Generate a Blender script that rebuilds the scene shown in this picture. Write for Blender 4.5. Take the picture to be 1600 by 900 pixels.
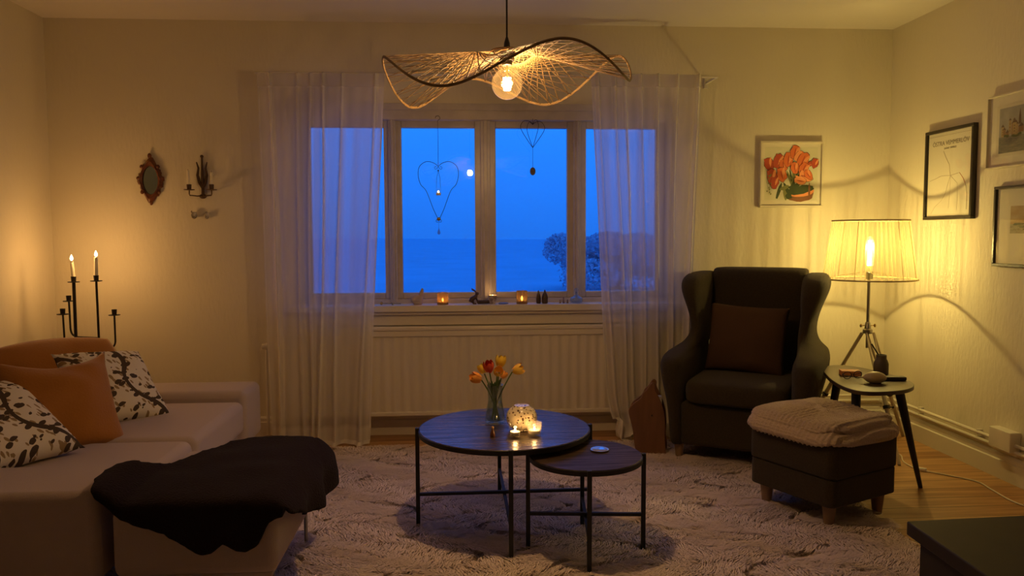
import bpy, bmesh, math, random
import numpy as np
from mathutils import Vector, Matrix, Euler, noise
PI = math.pi
random.seed(7)
for o in list(bpy.data.objects): bpy.data.objects.remove(o)
C = bpy.context.scene.collection
SC = bpy.context.scene

# ------------------------------------------------------------------ camera
F, PITCH, YAW, ROLL = 1206.2, .0693, .0662, -.0041
cam_d = bpy.data.cameras.new('camera'); cam = bpy.data.objects.new('camera', cam_d); C.objects.link(cam)
cy, sy = math.cos(YAW), math.sin(YAW)
f = Vector((sy, cy, 0)); r = Vector((cy, -sy, 0)); u = Vector((0, 0, 1))
f2 = f*math.cos(PITCH) - u*math.sin(PITCH); u2 = u*math.cos(PITCH) + f*math.sin(PITCH)
r3 = r*math.cos(ROLL) + u2*math.sin(ROLL); u3 = -r*math.sin(ROLL) + u2*math.cos(ROLL)
m = Matrix((r3, u3, -f2)).transposed().to_4x4(); m.translation = Vector((0, 0, 1.2))
cam.matrix_world = m
cam_d.sensor_width = 36; cam_d.lens = F/1600*36; cam_d.clip_start = .05; cam_d.clip_end = 500
SC.camera = cam

# ------------------------------------------------------------------ world and exposure
SC.view_settings.view_transform = 'Standard'; SC.view_settings.look = 'None'
SC.view_settings.gamma = 1; SC.view_settings.use_curve_mapping = False
SC.view_settings.exposure = 0.0
W = bpy.data.worlds.new('dusk'); SC.world = W; W.use_nodes = True
nt = W.node_tree; nt.nodes.clear()
out = nt.nodes.new('ShaderNodeOutputWorld'); bg = nt.nodes.new('ShaderNodeBackground')
tc = nt.nodes.new('ShaderNodeTexCoord'); sep = nt.nodes.new('ShaderNodeSeparateXYZ'); rp = nt.nodes.new('ShaderNodeValToRGB')
nt.links.new(tc.outputs['Generated'], sep.inputs[0]); nt.links.new(sep.outputs['Z'], rp.inputs[0])
nt.links.new(rp.outputs[0], bg.inputs[0]); nt.links.new(bg.outputs[0], out.inputs[0])
e = rp.color_ramp.elements
e[0].position = 0.0; e[0].color = (.010, .140, .68, 1)
e[1].position = .17; e[1].color = (.016, .225, 1.0, 1)
bg.inputs[1].default_value = 1.35
PEND_W, LAMP_W, CANDLE_W, TEA_W = 30.0, 25.0, 4.2, .20
PEND_C, LAMP_C, FIRE_C = (1, .60, .25), (1, .76, .25), (1, .52, .16)

# ------------------------------------------------------------------ helpers
class MB:
    def __init__(s): s.v = []; s.f = []; s.mi = []
    def add(s, vs, fs, mi=0):
        b = len(s.v); s.v += [tuple(p) for p in vs]; s.f += [tuple(b+i for i in q) for q in fs]; s.mi += [mi]*len(fs); return s
    def box(s, x0, x1, y0, y1, z0, z1, mi=0, M=None):
        vs = [Vector((x, y, z)) for z in (z0, z1) for y in (y0, y1) for x in (x0, x1)]
        if M: vs = [M @ p for p in vs]
        return s.add(vs, [(0, 2, 3, 1), (4, 5, 7, 6), (0, 1, 5, 4), (2, 6, 7, 3), (0, 4, 6, 2), (1, 3, 7, 5)], mi)
    def rings(s, rs, caps=True, closed=False, mi=0):
        n = len(rs[0]); vs = [p for q in rs for p in q]; fs = []
        k = len(rs)
        for i in range(k if closed else k-1):
            a = i*n; b = ((i+1) % k)*n
            for j in range(n):
                j2 = (j+1) % n; fs.append((a+j, a+j2, b+j2, b+j))
        if caps and not closed:
            fs.append(tuple(range(n-1, -1, -1))); fs.append(tuple((k-1)*n+j for j in range(n)))
        return s.add(vs, fs, mi)
    def lathe(s, prof, c=(0, 0, 0), n=32, caps=True, mi=0, M=None):
        rs = []
        for r_, z in prof:
            q = [Vector((r_*math.cos(2*PI*j/n), r_*math.sin(2*PI*j/n), z)) for j in range(n)]
            if M: q = [M @ p for p in q]
            rs.append([p+Vector(c) for p in q])
        return s.rings(rs, caps, mi=mi)
    def tube(s, pts, rad, n=8, closed=False, mi=0, flat=1.0):
        pts = [Vector(p) for p in pts]; k = len(pts); rs = []
        up = None
        for i, p in enumerate(pts):
            a = pts[(i-1) % k] if (closed or i > 0) else p
            b = pts[(i+1) % k] if (closed or i < k-1) else p
            t = (b-a).normalized() if (b-a).length > 1e-9 else Vector((0, 0, 1))
            if up is None:
                up = Vector((0, 0, 1)) if abs(t.z) < .9 else Vector((1, 0, 0))
            sx = t.cross(up)
            if sx.length < 1e-6: sx = t.cross(Vector((0, 1, 0.01)))
            sx.normalize(); up2 = sx.cross(t).normalized(); up = up2
            R_ = rad[i] if isinstance(rad, (list, tuple)) else rad
            rs.append([p + sx*R_*math.cos(2*PI*j/n) + up2*R_*flat*math.sin(2*PI*j/n) for j in range(n)])
        return s.rings(rs, True, closed, mi)
    def ell(s, c, rx, ry, rz, n=16, m_=10, mi=0, M=None):
        prof = [(max(1e-4, math.sin(PI*i/m_)), -math.cos(PI*i/m_)) for i in range(m_+1)]
        rs = []
        for r_, z in prof:
            q = [Vector((r_*rx*math.cos(2*PI*j/n), r_*ry*math.sin(2*PI*j/n), z*rz)) for j in range(n)]
            if M: q = [M @ p for p in q]
            rs.append([p+Vector(c) for p in q])
        return s.rings(rs, True, mi=mi)
    def prism(s, poly, ax, a, b, mi=0):
        # poly: 2D points ; ax: axis of extrusion 'x','y','z'
        def P3(p, t): return {'x': (t, p[0], p[1]), 'y': (p[0], t, p[1]), 'z': (p[0], p[1], t)}[ax]
        return s.rings([[Vector(P3(p, a)) for p in poly], [Vector(P3(p, b)) for p in poly]], mi=mi)
    def grid(s, fn, nu, nv, mi=0, wrap=False):
        vs = [fn(i/nu, j/nv) for j in range(nv+1) for i in range(nu+1)]
        fs = [(j*(nu+1)+i, j*(nu+1)+i+1, (j+1)*(nu+1)+i+1, (j+1)*(nu+1)+i) for j in range(nv) for i in range(nu)]
        return s.add(vs, fs, mi)
    def build(s, name, mat, parent=None, loc=(0, 0, 0), smooth=False, bevel=0, bseg=3, sub=0, solid=0, rot=None, fixn=True, angle=40):
        me = bpy.data.meshes.new(name); me.from_pydata(s.v, [], s.f)
        mats = mat if isinstance(mat, (list, tuple)) else [mat]
        for q in mats: me.materials.append(q)
        if len(mats) > 1: me.polygons.foreach_set('material_index', s.mi)
        if fixn:
            bm = bmesh.new(); bm.from_mesh(me); bmesh.ops.recalc_face_normals(bm, faces=bm.faces); bm.to_mesh(me); bm.free()
        if smooth or bevel or sub: 
            me.polygons.foreach_set('use_smooth', [True]*len(me.polygons))
            if not sub and not solid or bevel:
                try: me.set_sharp_from_angle(angle=math.radians(angle))
                except Exception: pass
        me.update()
        o = bpy.data.objects.new(name, me); C.objects.link(o); o.location = loc
        if rot: o.rotation_euler = rot
        if parent: o.parent = parent
        if bevel:
            b = o.modifiers.new('bevel', 'BEVEL'); b.width = bevel; b.segments = bseg; b.limit_method = 'ANGLE'; b.harden_normals = False
        if solid:
            b = o.modifiers.new('solid', 'SOLIDIFY'); b.thickness = solid; b.offset = 0
        if sub:
            b = o.modifiers.new('sub', 'SUBSURF'); b.levels = sub; b.render_levels = sub
        return o
def tag(o, label, cat=None, group=None, kind=None):
    if label: o['label'] = label
    if cat: o['category'] = cat
    if group: o['group'] = group
    if kind: o['kind'] = kind
    return o
def thing(name, label, cat, loc=(0, 0, 0), rz=0, group=None):
    o = bpy.data.objects.new(name, None); C.objects.link(o); o.location = loc; o.rotation_euler = (0, 0, rz)
    o.empty_display_size = .1
    return tag(o, label, cat, group)
def st(o): o['kind'] = 'structure'; return o
def copy_tree(o, parent=None):
    c = o.copy(); C.objects.link(c); c.parent = parent
    for ch in list(o.children): copy_tree(ch, c)
    return c
def light(name, parent, loc, power, col, rad):
    d = bpy.data.lights.new(name, 'POINT'); d.energy = power; d.color = col; d.shadow_soft_size = rad
    o = bpy.data.objects.new(name, d); C.objects.link(o); o.location = loc; o.parent = parent
    return o

# ------------------------------------------------------------------ materials
def mat(name, col, rough=.6, metal=0, bump=0, bscale=40, bst=(1, 1, 1), var=0, vscale=8, vst=(1, 1, 1), col2=None, spec=.5, sheen=0, coord='Object', trans=0):
    M = bpy.data.materials.new(name); M.use_nodes = True; n = M.node_tree.nodes; L = M.node_tree.links
    b = n['Principled BSDF']; b.inputs['Base Color'].default_value = (*col, 1); b.inputs['Roughness'].default_value = rough
    b.inputs['Metallic'].default_value = metal; b.inputs['Specular IOR Level'].default_value = spec
    if sheen: b.inputs['Sheen Weight'].default_value = sheen; b.inputs['Sheen Roughness'].default_value = .5
    t = n.new('ShaderNodeTexCoord')
    if var or col2:
        mp = n.new('ShaderNodeMapping'); mp.inputs['Scale'].default_value = vst; L.new(t.outputs[coord], mp.inputs[0])
        no = n.new('ShaderNodeTexNoise'); no.inputs['Scale'].default_value = vscale; no.inputs['Detail'].default_value = 5; L.new(mp.outputs[0], no.inputs[0])
        rr = n.new('ShaderNodeValToRGB'); L.new(no.outputs[0], rr.inputs[0])
        c2 = col2 or tuple(c*(1-var) for c in col)
        rr.color_ramp.elements[0].position = .35; rr.color_ramp.elements[0].color = (*c2, 1)
        rr.color_ramp.elements[1].position = .65; rr.color_ramp.elements[1].color = (*col, 1)
        L.new(rr.outputs[0], b.inputs['Base Color'])
    if bump:
        mp = n.new('ShaderNodeMapping'); mp.inputs['Scale'].default_value = bst; L.new(t.outputs[coord], mp.inputs[0])
        no = n.new('ShaderNodeTexNoise'); no.inputs['Scale'].default_value = bscale; no.inputs['Detail'].default_value = 4; L.new(mp.outputs[0], no.inputs[0])
        bp = n.new('ShaderNodeBump'); bp.inputs['Strength'].default_value = bump; bp.inputs['Distance'].default_value = .01
        L.new(no.outputs[0], bp.inputs['Height']); L.new(bp.outputs[0], b.inputs['Normal'])
    return M
def emis(name, col, s):
    M = bpy.data.materials.new(name); M.use_nodes = True; n = M.node_tree.nodes; n.clear()
    e_ = n.new('ShaderNodeEmission'); e_.inputs[0].default_value = (*col, 1); e_.inputs[1].default_value = s
    o_ = n.new('ShaderNodeOutputMaterial'); M.node_tree.links.new(e_.outputs[0], o_.inputs[0]); return M
def glassy(name, tint=(1, 1, 1), refl=1.5, rough=.02, diffuse=0, dcol=(.8, .8, .8)):
    # thin clear glass: see-through with mirror reflections at its surface
    M = bpy.data.materials.new(name); M.use_nodes = True; n = M.node_tree.nodes; n.clear(); L = M.node_tree.links
    tr = n.new('ShaderNodeBsdfTransparent'); tr.inputs[0].default_value = (*tint, 1)
    gl = n.new('ShaderNodeBsdfGlossy'); gl.inputs['Roughness'].default_value = rough
    lw = n.new('ShaderNodeLayerWeight'); lw.inputs[0].default_value = .5
    pw = n.new('ShaderNodeMath'); pw.operation = 'POWER'; pw.inputs[1].default_value = 5; L.new(lw.outputs['Facing'], pw.inputs[0])
    f0 = ((refl-1)/(refl+1))**2
    fr = n.new('ShaderNodeMath'); fr.operation = 'MULTIPLY_ADD'; fr.inputs[1].default_value = (1-f0)*.8; fr.inputs[2].default_value = f0; L.new(pw.outputs[0], fr.inputs[0])
    mx = n.new('ShaderNodeMixShader'); L.new(fr.outputs[0], mx.inputs[0]); L.new(tr.outputs[0], mx.inputs[1]); L.new(gl.outputs[0], mx.inputs[2])
    last = mx
    if diffuse:
        df = n.new('ShaderNodeBsdfTranslucent'); df.inputs[0].default_value = (*dcol, 1)
        d2 = n.new('ShaderNodeBsdfDiffuse'); d2.inputs[0].default_value = (*dcol, 1)
        m1 = n.new('ShaderNodeMixShader'); L.new(df.outputs[0], m1.inputs[1]); L.new(d2.outputs[0], m1.inputs[2])
        m2 = n.new('ShaderNodeMixShader'); m2.inputs[0].default_value = diffuse; L.new(mx.outputs[0], m2.inputs[1]); L.new(m1.outputs[0], m2.inputs[2]); last = m2
    o_ = n.new('ShaderNodeOutputMaterial'); L.new(last.outputs[0], o_.inputs[0]); return M
def sheer(name, col, transp, transl=.5, stripe=None):
    M = bpy.data.materials.new(name); M.use_nodes = True; n = M.node_tree.nodes; n.clear(); L = M.node_tree.links
    tr = n.new('ShaderNodeBsdfTransparent')
    tl = n.new('ShaderNodeBsdfTranslucent'); tl.inputs[0].default_value = (*col, 1)
    df = n.new('ShaderNodeBsdfDiffuse'); df.inputs[0].default_value = (*col, 1)
    m1 = n.new('ShaderNodeMixShader'); m1.inputs[0].default_value = 1-transl; L.new(tl.outputs[0], m1.inputs[1]); L.new(df.outputs[0], m1.inputs[2])
    m2 = n.new('ShaderNodeMixShader'); m2.inputs[0].default_value = 1-transp; L.new(tr.outputs[0], m2.inputs[1]); L.new(m1.outputs[0], m2.inputs[2])
    if stripe:
        uv = n.new('ShaderNodeAttribute'); uv.attribute_name = 'pleat'
        L.new(uv.outputs['Fac'], m2.inputs[0])
    o_ = n.new('ShaderNodeOutputMaterial'); L.new(m2.outputs[0], o_.inputs[0]); return M

M_wall = mat('wall_paint', (.76, .70, .56), .85, bump=.24, bscale=55, bst=(1, 1, .35), spec=.2)
M_ceil = mat('ceiling_paint', (.80, .75, .68), .9, bump=.15, bscale=20, spec=.2)
M_trim = mat('white_gloss_paint', (.78, .73, .64), .32, bump=.08, bscale=30)
M_frame = mat('window_paint', (.58, .53, .50), .28, bump=.2, bscale=25, var=.12, vscale=14)
M_rad = mat('radiator_enamel', (.80, .74, .62), .35)
M_iron = mat('black_iron', (.018, .013, .012), .45, .3, bump=.2, bscale=60)
M_black = mat('black_lacquer', (.010, .010, .012), .5)
M_candle = mat('candle_wax', (.85, .78, .62), .45); M_candle.node_tree.nodes['Principled BSDF'].inputs['Subsurface Weight'].default_value = 0
M_flame = emis('flame', (1, .72, .34), 12)
M_tflame = emis('tealight_flame', (1, .68, .3), 16)
M_sofa = mat('sofa_fabric', (.52, .43, .41), .95, bump=.25, bscale=350, spec=.15, sheen=.1)
M_chair = mat('armchair_wool', (.056, .043, .027), .95, bump=.5, bscale=300, var=.2, vscale=150, spec=.15, sheen=.08)
M_brownp = mat('brown_linen', (.085, .048, .030), .95, bump=.4, bscale=250, spec=.1)
M_throw = mat('dark_throw_wool', (.020, .0125, .0135), .95, bump=.8, bscale=160, spec=.05, sheen=.05)
M_knit = mat('knit_wool', (.52, .42, .34), .95, bump=.6, bscale=120, spec=.1)
M_orange = mat('orange_velvet', (.40, .165, .03), .8, bump=.2, bscale=120, spec=.15, sheen=.3)
M_legwood = mat('pale_beech', (.30, .19, .11), .5, var=.2, vscale=10, vst=(1, 1, .2))
M_tri = mat('weathered_tripod_wood', (.62, .54, .40), .6, var=.3, vscale=20, vst=(1, 1, .2))
M_steel = mat('brushed_steel', (.35, .33, .30), .35, .9)
M_brass = mat('brass', (.55, .38, .15), .3, 1)
M_socket = mat('black_socket', (.012, .011, .010), .4)
M_glass = glassy('clear_glass', (1, 1, 1), 1.45)
M_vase = glassy('vase_glass', (.84, .90, .88), 1.9, .03, .05, (.6, .65, .6))
M_pane = glassy('window_glass', (.97, .98, 1), 1.5, 0)
M_bulb = glassy('bulb_glass', (1, .95, .85), 1.3, .03, .006, (1, .8, .5))
M_rattan = mat('bamboo_strip', (.34, .22, .10), .6, var=.3, vscale=30)
M_cabl = mat('white_cable', (.75, .70, .62), .45)
M_pinerack = mat('varnished_pine', (.23, .105, .042), .45, var=.35, vscale=6, vst=(3, 1, .5))

def wood_table(name='dark_plank_wood', ra=.46, rb=.16, sp=1.0):
    M = mat(name, (.045, .027, .022), .30, spec=sp)
    n = M.node_tree.nodes; L = M.node_tree.links; b = n['Principled BSDF']
    t = n.new('ShaderNodeTexCoord'); mp = n.new('ShaderNodeMapping'); mp.inputs['Scale'].default_value = (1.2, 14, 1); L.new(t.outputs['Object'], mp.inputs[0])
    no = n.new('ShaderNodeTexNoise'); no.inputs['Scale'].default_value = 3; no.inputs['Detail'].default_value = 8; no.inputs['Roughness'].default_value = .65; L.new(mp.outputs[0], no.inputs[0])
    rr = n.new('ShaderNodeValToRGB'); L.new(no.outputs[0], rr.inputs[0])
    rr.color_ramp.elements[0].position = .38; rr.color_ramp.elements[0].color = (.020, .011, .009, 1)
    rr.color_ramp.elements[1].position = .66; rr.color_ramp.elements[1].color = (.085, .050, .038, 1)
    L.new(rr.outputs[0], b.inputs['Base Color'])
    r2 = n.new('ShaderNodeMapRange'); r2.inputs['From Min'].default_value = .35; r2.inputs['From Max'].default_value = .65; r2.inputs['To Min'].default_value = ra; r2.inputs['To Max'].default_value = rb; L.new(no.outputs[0], r2.inputs[0]); L.new(r2.outputs[0], b.inputs['Roughness'])
    # plank joints
    sx = n.new('ShaderNodeSeparateXYZ'); L.new(t.outputs['Object'], sx.inputs[0])
    mu = n.new('ShaderNodeMath'); mu.operation = 'MULTIPLY'; mu.inputs[1].default_value = 9; L.new(sx.outputs['Y'], mu.inputs[0])
    frc = n.new('ShaderNodeMath'); frc.operation = 'FRACT'; L.new(mu.outputs[0], frc.inputs[0])
    gt = n.new('ShaderNodeMath'); gt.operation = 'GREATER_THAN'; gt.inputs[1].default_value = .03; L.new(frc.outputs[0], gt.inputs[0])
    ad = n.new('ShaderNodeMath'); ad.operation = 'MULTIPLY_ADD'; ad.inputs[1].default_value = .6; L.new(gt.outputs[0], ad.inputs[0]); L.new(no.outputs[0], ad.inputs[2])
    bp = n.new('ShaderNodeBump'); bp.inputs['Strength'].default_value = .35; bp.inputs['Distance'].default_value = .003; L.new(ad.outputs[0], bp.inputs['Height']); L.new(bp.outputs[0], b.inputs['Normal'])
    return M
M_twood = wood_table(); M_twood2 = wood_table('dark_plank_wood_matt', .6, .4, .3)
def floor_mat():
    M = mat('pine_floor', (.4, .2, .08), .38)
    n = M.node_tree.nodes; L = M.node_tree.links; b = n['Principled BSDF']
    t = n.new('ShaderNodeTexCoord'); sx = n.new('ShaderNodeSeparateXYZ'); L.new(t.outputs['Object'], sx.inputs[0])
    mu = n.new('ShaderNodeMath'); mu.operation = 'MULTIPLY'; mu.inputs[1].default_value = 8.5; L.new(sx.outputs['Y'], mu.inputs[0])
    fl = n.new('ShaderNodeMath'); fl.operation = 'FLOOR'; L.new(mu.outputs[0], fl.inputs[0])
    frc = n.new('ShaderNodeMath'); frc.operation = 'FRACT'; L.new(mu.outputs[0], frc.inputs[0])
    cb = n.new('ShaderNodeCombineXYZ'); 
    ml = n.new('ShaderNodeMath'); ml.operation = 'MULTIPLY'; ml.inputs[1].default_value = 3.7; L.new(fl.outputs[0], ml.inputs[0])
    ax = n.new('ShaderNodeMath'); ax.operation = 'ADD'; L.new(sx.outputs['X'], ax.inputs[0]); L.new(ml.outputs[0], ax.inputs[1])
    L.new(ax.outputs[0], cb.inputs[0]); my = n.new('ShaderNodeMath'); my.operation = 'MULTIPLY'; my.inputs[1].default_value = 14; L.new(sx.outputs['Y'], my.inputs[0]); L.new(my.outputs[0], cb.inputs[1])
    no = n.new('ShaderNodeTexNoise'); no.inputs['Scale'].default_value = 2.2; no.inputs['Detail'].default_value = 7; L.new(cb.outputs[0], no.inputs[0])
    wn = n.new('ShaderNodeTexWhiteNoise'); wn.noise_dimensions = '1D'; L.new(fl.outputs[0], wn.inputs['W'])
    mm = n.new('ShaderNodeMath'); mm.operation = 'MULTIPLY_ADD'; mm.inputs[1].default_value = .35; L.new(wn.outputs[0], mm.inputs[0]); L.new(no.outputs[0], mm.inputs[2])
    rr = n.new('ShaderNodeValToRGB'); L.new(mm.outputs[0], rr.inputs[0])
    rr.color_ramp.elements[0].position = .40; rr.color_ramp.elements[0].color = (.27, .12, .045, 1)
    rr.color_ramp.elements[1].position = .85; rr.color_ramp.elements[1].color = (.58, .33, .14, 1)
    g1 = n.new('ShaderNodeMath'); g1.operation = 'GREATER_THAN'; g1.inputs[1].default_value = .035; L.new(frc.outputs[0], g1.inputs[0])
    mx = n.new('ShaderNodeMix'); mx.data_type = 'RGBA'; mx.inputs['A'].default_value = (.05, .022, .01, 1); L.new(g1.outputs[0], mx.inputs['Factor']); L.new(rr.outputs[0], mx.inputs['B'])
    L.new(mx.outputs['Result'], b.inputs['Base Color'])
    bp = n.new('ShaderNodeBump'); bp.inputs['Strength'].default_value = .5; bp.inputs['Distance'].default_value = .004; L.new(g1.outputs[0], bp.inputs['Height']); L.new(bp.outputs[0], b.inputs['Normal'])
    return M
M_floor = floor_mat()

# ================================================================== ROOM SHELL
XL, XR, D, ZC, YB = -2.349, 2.639, 4.632, 2.435, -2.2
WX0, WX1, WZ0, WZ1 = -.985, 1.295, .785, 1.925
st(MB().box(XL-.2, XR+.2, YB-.2, D+.35, -.15, 0).build('floor', M_floor))
st(MB().box(XL-.2, XR+.2, YB-.2, D+.35, ZC, ZC+.15).build('ceiling', M_ceil))
st(MB().box(XL-.2, XL, YB-.2, D+.35, 0, ZC).build('wall_left', M_wall))
st(MB().box(XR, XR+.2, YB-.2, D+.35, 0, ZC).build('wall_right', M_wall))
st(MB().box(XL, XR, YB-.2, YB, 0, ZC).build('wall_front', M_wall))
wb = MB()
wb.box(XL, WX0, D, D+.3, 0, ZC).box(WX1, XR, D, D+.3, 0, ZC).box(WX0, WX1, D, D+.3, 0, WZ0).box(WX0, WX1, D, D+.3, WZ1, ZC)
st(wb.build('wall_back', M_wall))
# baseboards with a moulded top and the heating pipes above them
def baseboard(name, p0, p1, nrm, h=.125):
    p0, p1, nrm = Vector(p0), Vector(p1), Vector(nrm)
    prof = [(0, 0), (.022, 0), (.022, h-.035), (.016, h-.03), (.016, h-.012), (.010, h-.004), (.004, h), (0, h)]
    b = MB(); b.rings([[p+nrm*a+Vector((0, 0, z)) for a, z in prof] for p in (p0, p1)])
    return st(b.build(name, M_trim))
baseboard('baseboard_back', (XL, D, 0), (XR, D, 0), (0, -1, 0))
baseboard('baseboard_right', (XR, YB, 0), (XR, D, 0), (-1, 0, 0))
baseboard('baseboard_left', (XL, YB, 0), (XL, D, 0), (1, 0, 0))
pp = MB()
for k, z in enumerate((.158, .19)):
    pp.tube([(1.2, D-.025, z), (XR-.04, D-.025, z), (XR-.025, D-.04, z), (XR-.025, .4, z)], .009, 8)
    for yy in (4.2, 3.7, 3.2, 2.7):
        pp.box(XR-.03, XR-.001, yy-.006, yy+.006, z-.013, z+.013)
st(pp.build('trim_1', M_trim, smooth=True))

# ------------------------------------------------------------------ window
GY = D+.068
def sash(name, x0, x1, z0=WZ0+.03, z1=WZ1-.045, gx0=None, gx1=None, gz0=.852, gz1=1.836):
    t = bpy.data.objects.new(name, None); C.objects.link(t); t.location = ((x0+x1)/2, GY, z0); st(t)
    cx, cz = (x0+x1)/2, z0
    b = MB()
    def bx(a, b_, c, d): b.box(a-cx, b_-cx, -.022, .022, c-cz, d-cz)
    bx(x0, gx0, z0, z1); bx(gx1, x1, z0, z1); bx(gx0, gx1, z0, gz0); bx(gx0, gx1, gz1, z1)
    b.build('window_frame', M_frame, t, bevel=.004, bseg=2)
    g = MB().box(gx0-cx-.004, gx1-cx+.004, -.002, .002, gz0-cz-.004, gz1-cz+.004)
    g.build('pane', M_pane, t, rot=(0, 0, .021) if name == 'window_2' else None)
    b = MB()
    for z in (z0+.16, z1-.16):
        sx = x0 if name in ('window_1', 'window_2') else x1
        b.lathe([(.007, -.025), (.007, .025)], (sx-cx, -.03, z-cz), 10)
    b.build('hinge', mat(name+'_hinge', (.25, .2, .17), .5), t, smooth=True)
    return t
sash('window_1', -.935, -.415, gx0=-.882, gx1=-.452)
sash('window_2', -.385, .128, gx0=-.347, gx1=.089)
sash('window_3', .176, .690, gx0=.215, gx1=.647)
sash('window_4', .722, 1.245, gx0=.763, gx1=1.193)
fr = MB()
y0 = D-.012
fr.box(WX0, -.935, y0+.02, D+.13, WZ0, WZ1).box(1.245, WX1, y0+.02, D+.13, WZ0, WZ1)
fr.box(WX0, WX1, y0, D+.13, WZ1-.05, WZ1+.02).box(WX0, WX1, D+.02, D+.13, WZ0, WZ0+.03)
for a, b_ in ((-.415, -.385), (.128, .176), (.690, .722)):
    fr.box(a-.006, b_+.006, y0+.02, D+.13, WZ0, WZ1-.05)
fr.box(.140, .164, y0, y0+.03, WZ0+.03, WZ1-.05)
fr.box(-.407, -.393, y0, y0+.03, WZ0+.03, WZ1-.05)
fr.box(.699, .713, y0, y0+.03, WZ0+.03, WZ1-.05)
fr.box(WX0-.03, WX1+.03, y0-.012, D+.01, WZ1+.005, WZ1+.045)
st(fr.build('trim_2', M_frame, bevel=.004, bseg=2))
sl = MB().box(WX0-.08, WX1+.08, D-.135, D+.05, WZ0-.032, WZ0+.004)
sl.box(WX0-.06, WX1+.06, D-.115, D, WZ0-.05, WZ0-.032).box(WX0-.05, WX1+.05, D-.09, D, WZ0-.115, WZ0-.05)
sl.box(.155, .158, D-.0915, D-.08, WZ0-.113, WZ0-.052)
st(sl.build('trim_3', M_trim, bevel=.005, bseg=3))

# ------------------------------------------------------------------ radiator
t = thing('radiator', 'long cream ribbed panel radiator on the wall under the window', 'radiator', (.06, D-.08, .135))
b = MB()
RW, RH, nr = 1.10, .50, 78
def rf(u_, v_):
    x = -RW+2*RW*u_; return (x, -.035+.0038*math.cos(2*PI*u_*nr/2), .02+RH*.93*v_)
b.grid(rf, nr*6, 2)
b.build('ribbed_panel', M_rad, t, smooth=True)
b = MB().box(-RW, RW, -.028, .04, .02, RH).box(-RW-.005, RW+.005, -.045, -.022, 0, .025).box(-RW-.005, RW+.005, -.045, -.02, RH-.03, RH+.005)
b.build('housing', M_rad, t, bevel=.006)
b = MB().box(-RW-.01, RW+.01, -.05, .05, RH+.004, RH+.03)
b.build('top_grille', M_rad, t, bevel=.008)
v = MB().lathe([(.012, -.03), (.016, -.028), (.018, 0), (.016, .02), (.01, .024)], (-RW-.09, 0, RH-.08), 16, M=Matrix.Rotation(PI/2, 4, 'Y'))
v.build('valve', M_trim, t, smooth=True)
v = MB().tube([(-RW-.0, 0, RH-.08), (-RW-.09, 0, RH-.08), (-RW-.095, 0, RH-.10), (-RW-.095, 0, -.13)], .009, 8)
v.build('pipe', M_trim, t, smooth=True)

# ================================================================== OUTSIDE
def outside():
    M = mat('hazed_field', (.38, .52, .66), .95, var=.10, vscale=.3, spec=.0)  # evening haze over the field is put into this pale blue colour
    b = MB().grid(lambda u_, v_: (-250+500*u_, 5.2+480*v_**2, -1.2+.9*math.sin(u_*7)*v_**2), 40, 40)
    o = b.build('meadow', M, smooth=True); o['kind'] = 'structure'
outside()
def tree(loc, R_, H_, seed, label):
    t = thing('tree', label, 'tree', loc, group=None)
    rng = np.random.default_rng(seed); lobes = [(0, 0, .40, .66), (0, 0, .2, .7)]
    for k in range(16):
        a = rng.uniform(0, 2*PI); q = rng.uniform(.3, .72); lobes.append((q*math.cos(a), q*math.sin(a), rng.uniform(.12, .70), rng.uniform(.26, .38)))
    pts = []
    while len(pts) < 34000:
        lb = lobes[rng.integers(0, len(lobes))]; d_ = rng.normal(0, 1, 3); d_ /= np.linalg.norm(d_); rr = lb[3]*rng.uniform(.55, 1.0)**.5
        p = (R_*(lb[0]+d_[0]*rr), R_*(lb[1]+d_[1]*rr), H_*(lb[2]+d_[2]*rr*.62))
        if p[2] > -.1: pts.append(p)
    P_ = np.array(pts); n_ = len(P_); tri = rng.normal(0, 1, (n_, 3, 3)); tri /= np.linalg.norm(tri, axis=2, keepdims=True)
    V_ = (P_[:, None, :]+tri*.085).reshape(-1, 3)
    me = bpy.data.meshes.new('crown'); me.from_pydata(V_.tolist(), [], [(3*i, 3*i+1, 3*i+2) for i in range(n_)])
    me.materials.append(mat('hazed_foliage', (.78, .50, .58), .95, spec=0))  # pale mauve puts outdoor haze and window reflection into the leaf colour
    o = bpy.data.objects.new('crown', me); C.objects.link(o); o.parent = t
    MB().tube([(0, 0, -.2), (.05, 0, H_*.3), (0, .05, H_*.6)], [R_*.1, R_*.08, R_*.04], 10).build('trunk', mat('bark', (.10, .09, .09), .9), t, smooth=True)
tree((6.6, 33, -1.2), 3.5, 3.1, 3, 'rounded bushy tree in the dusk beyond the right-hand panes')

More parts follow.
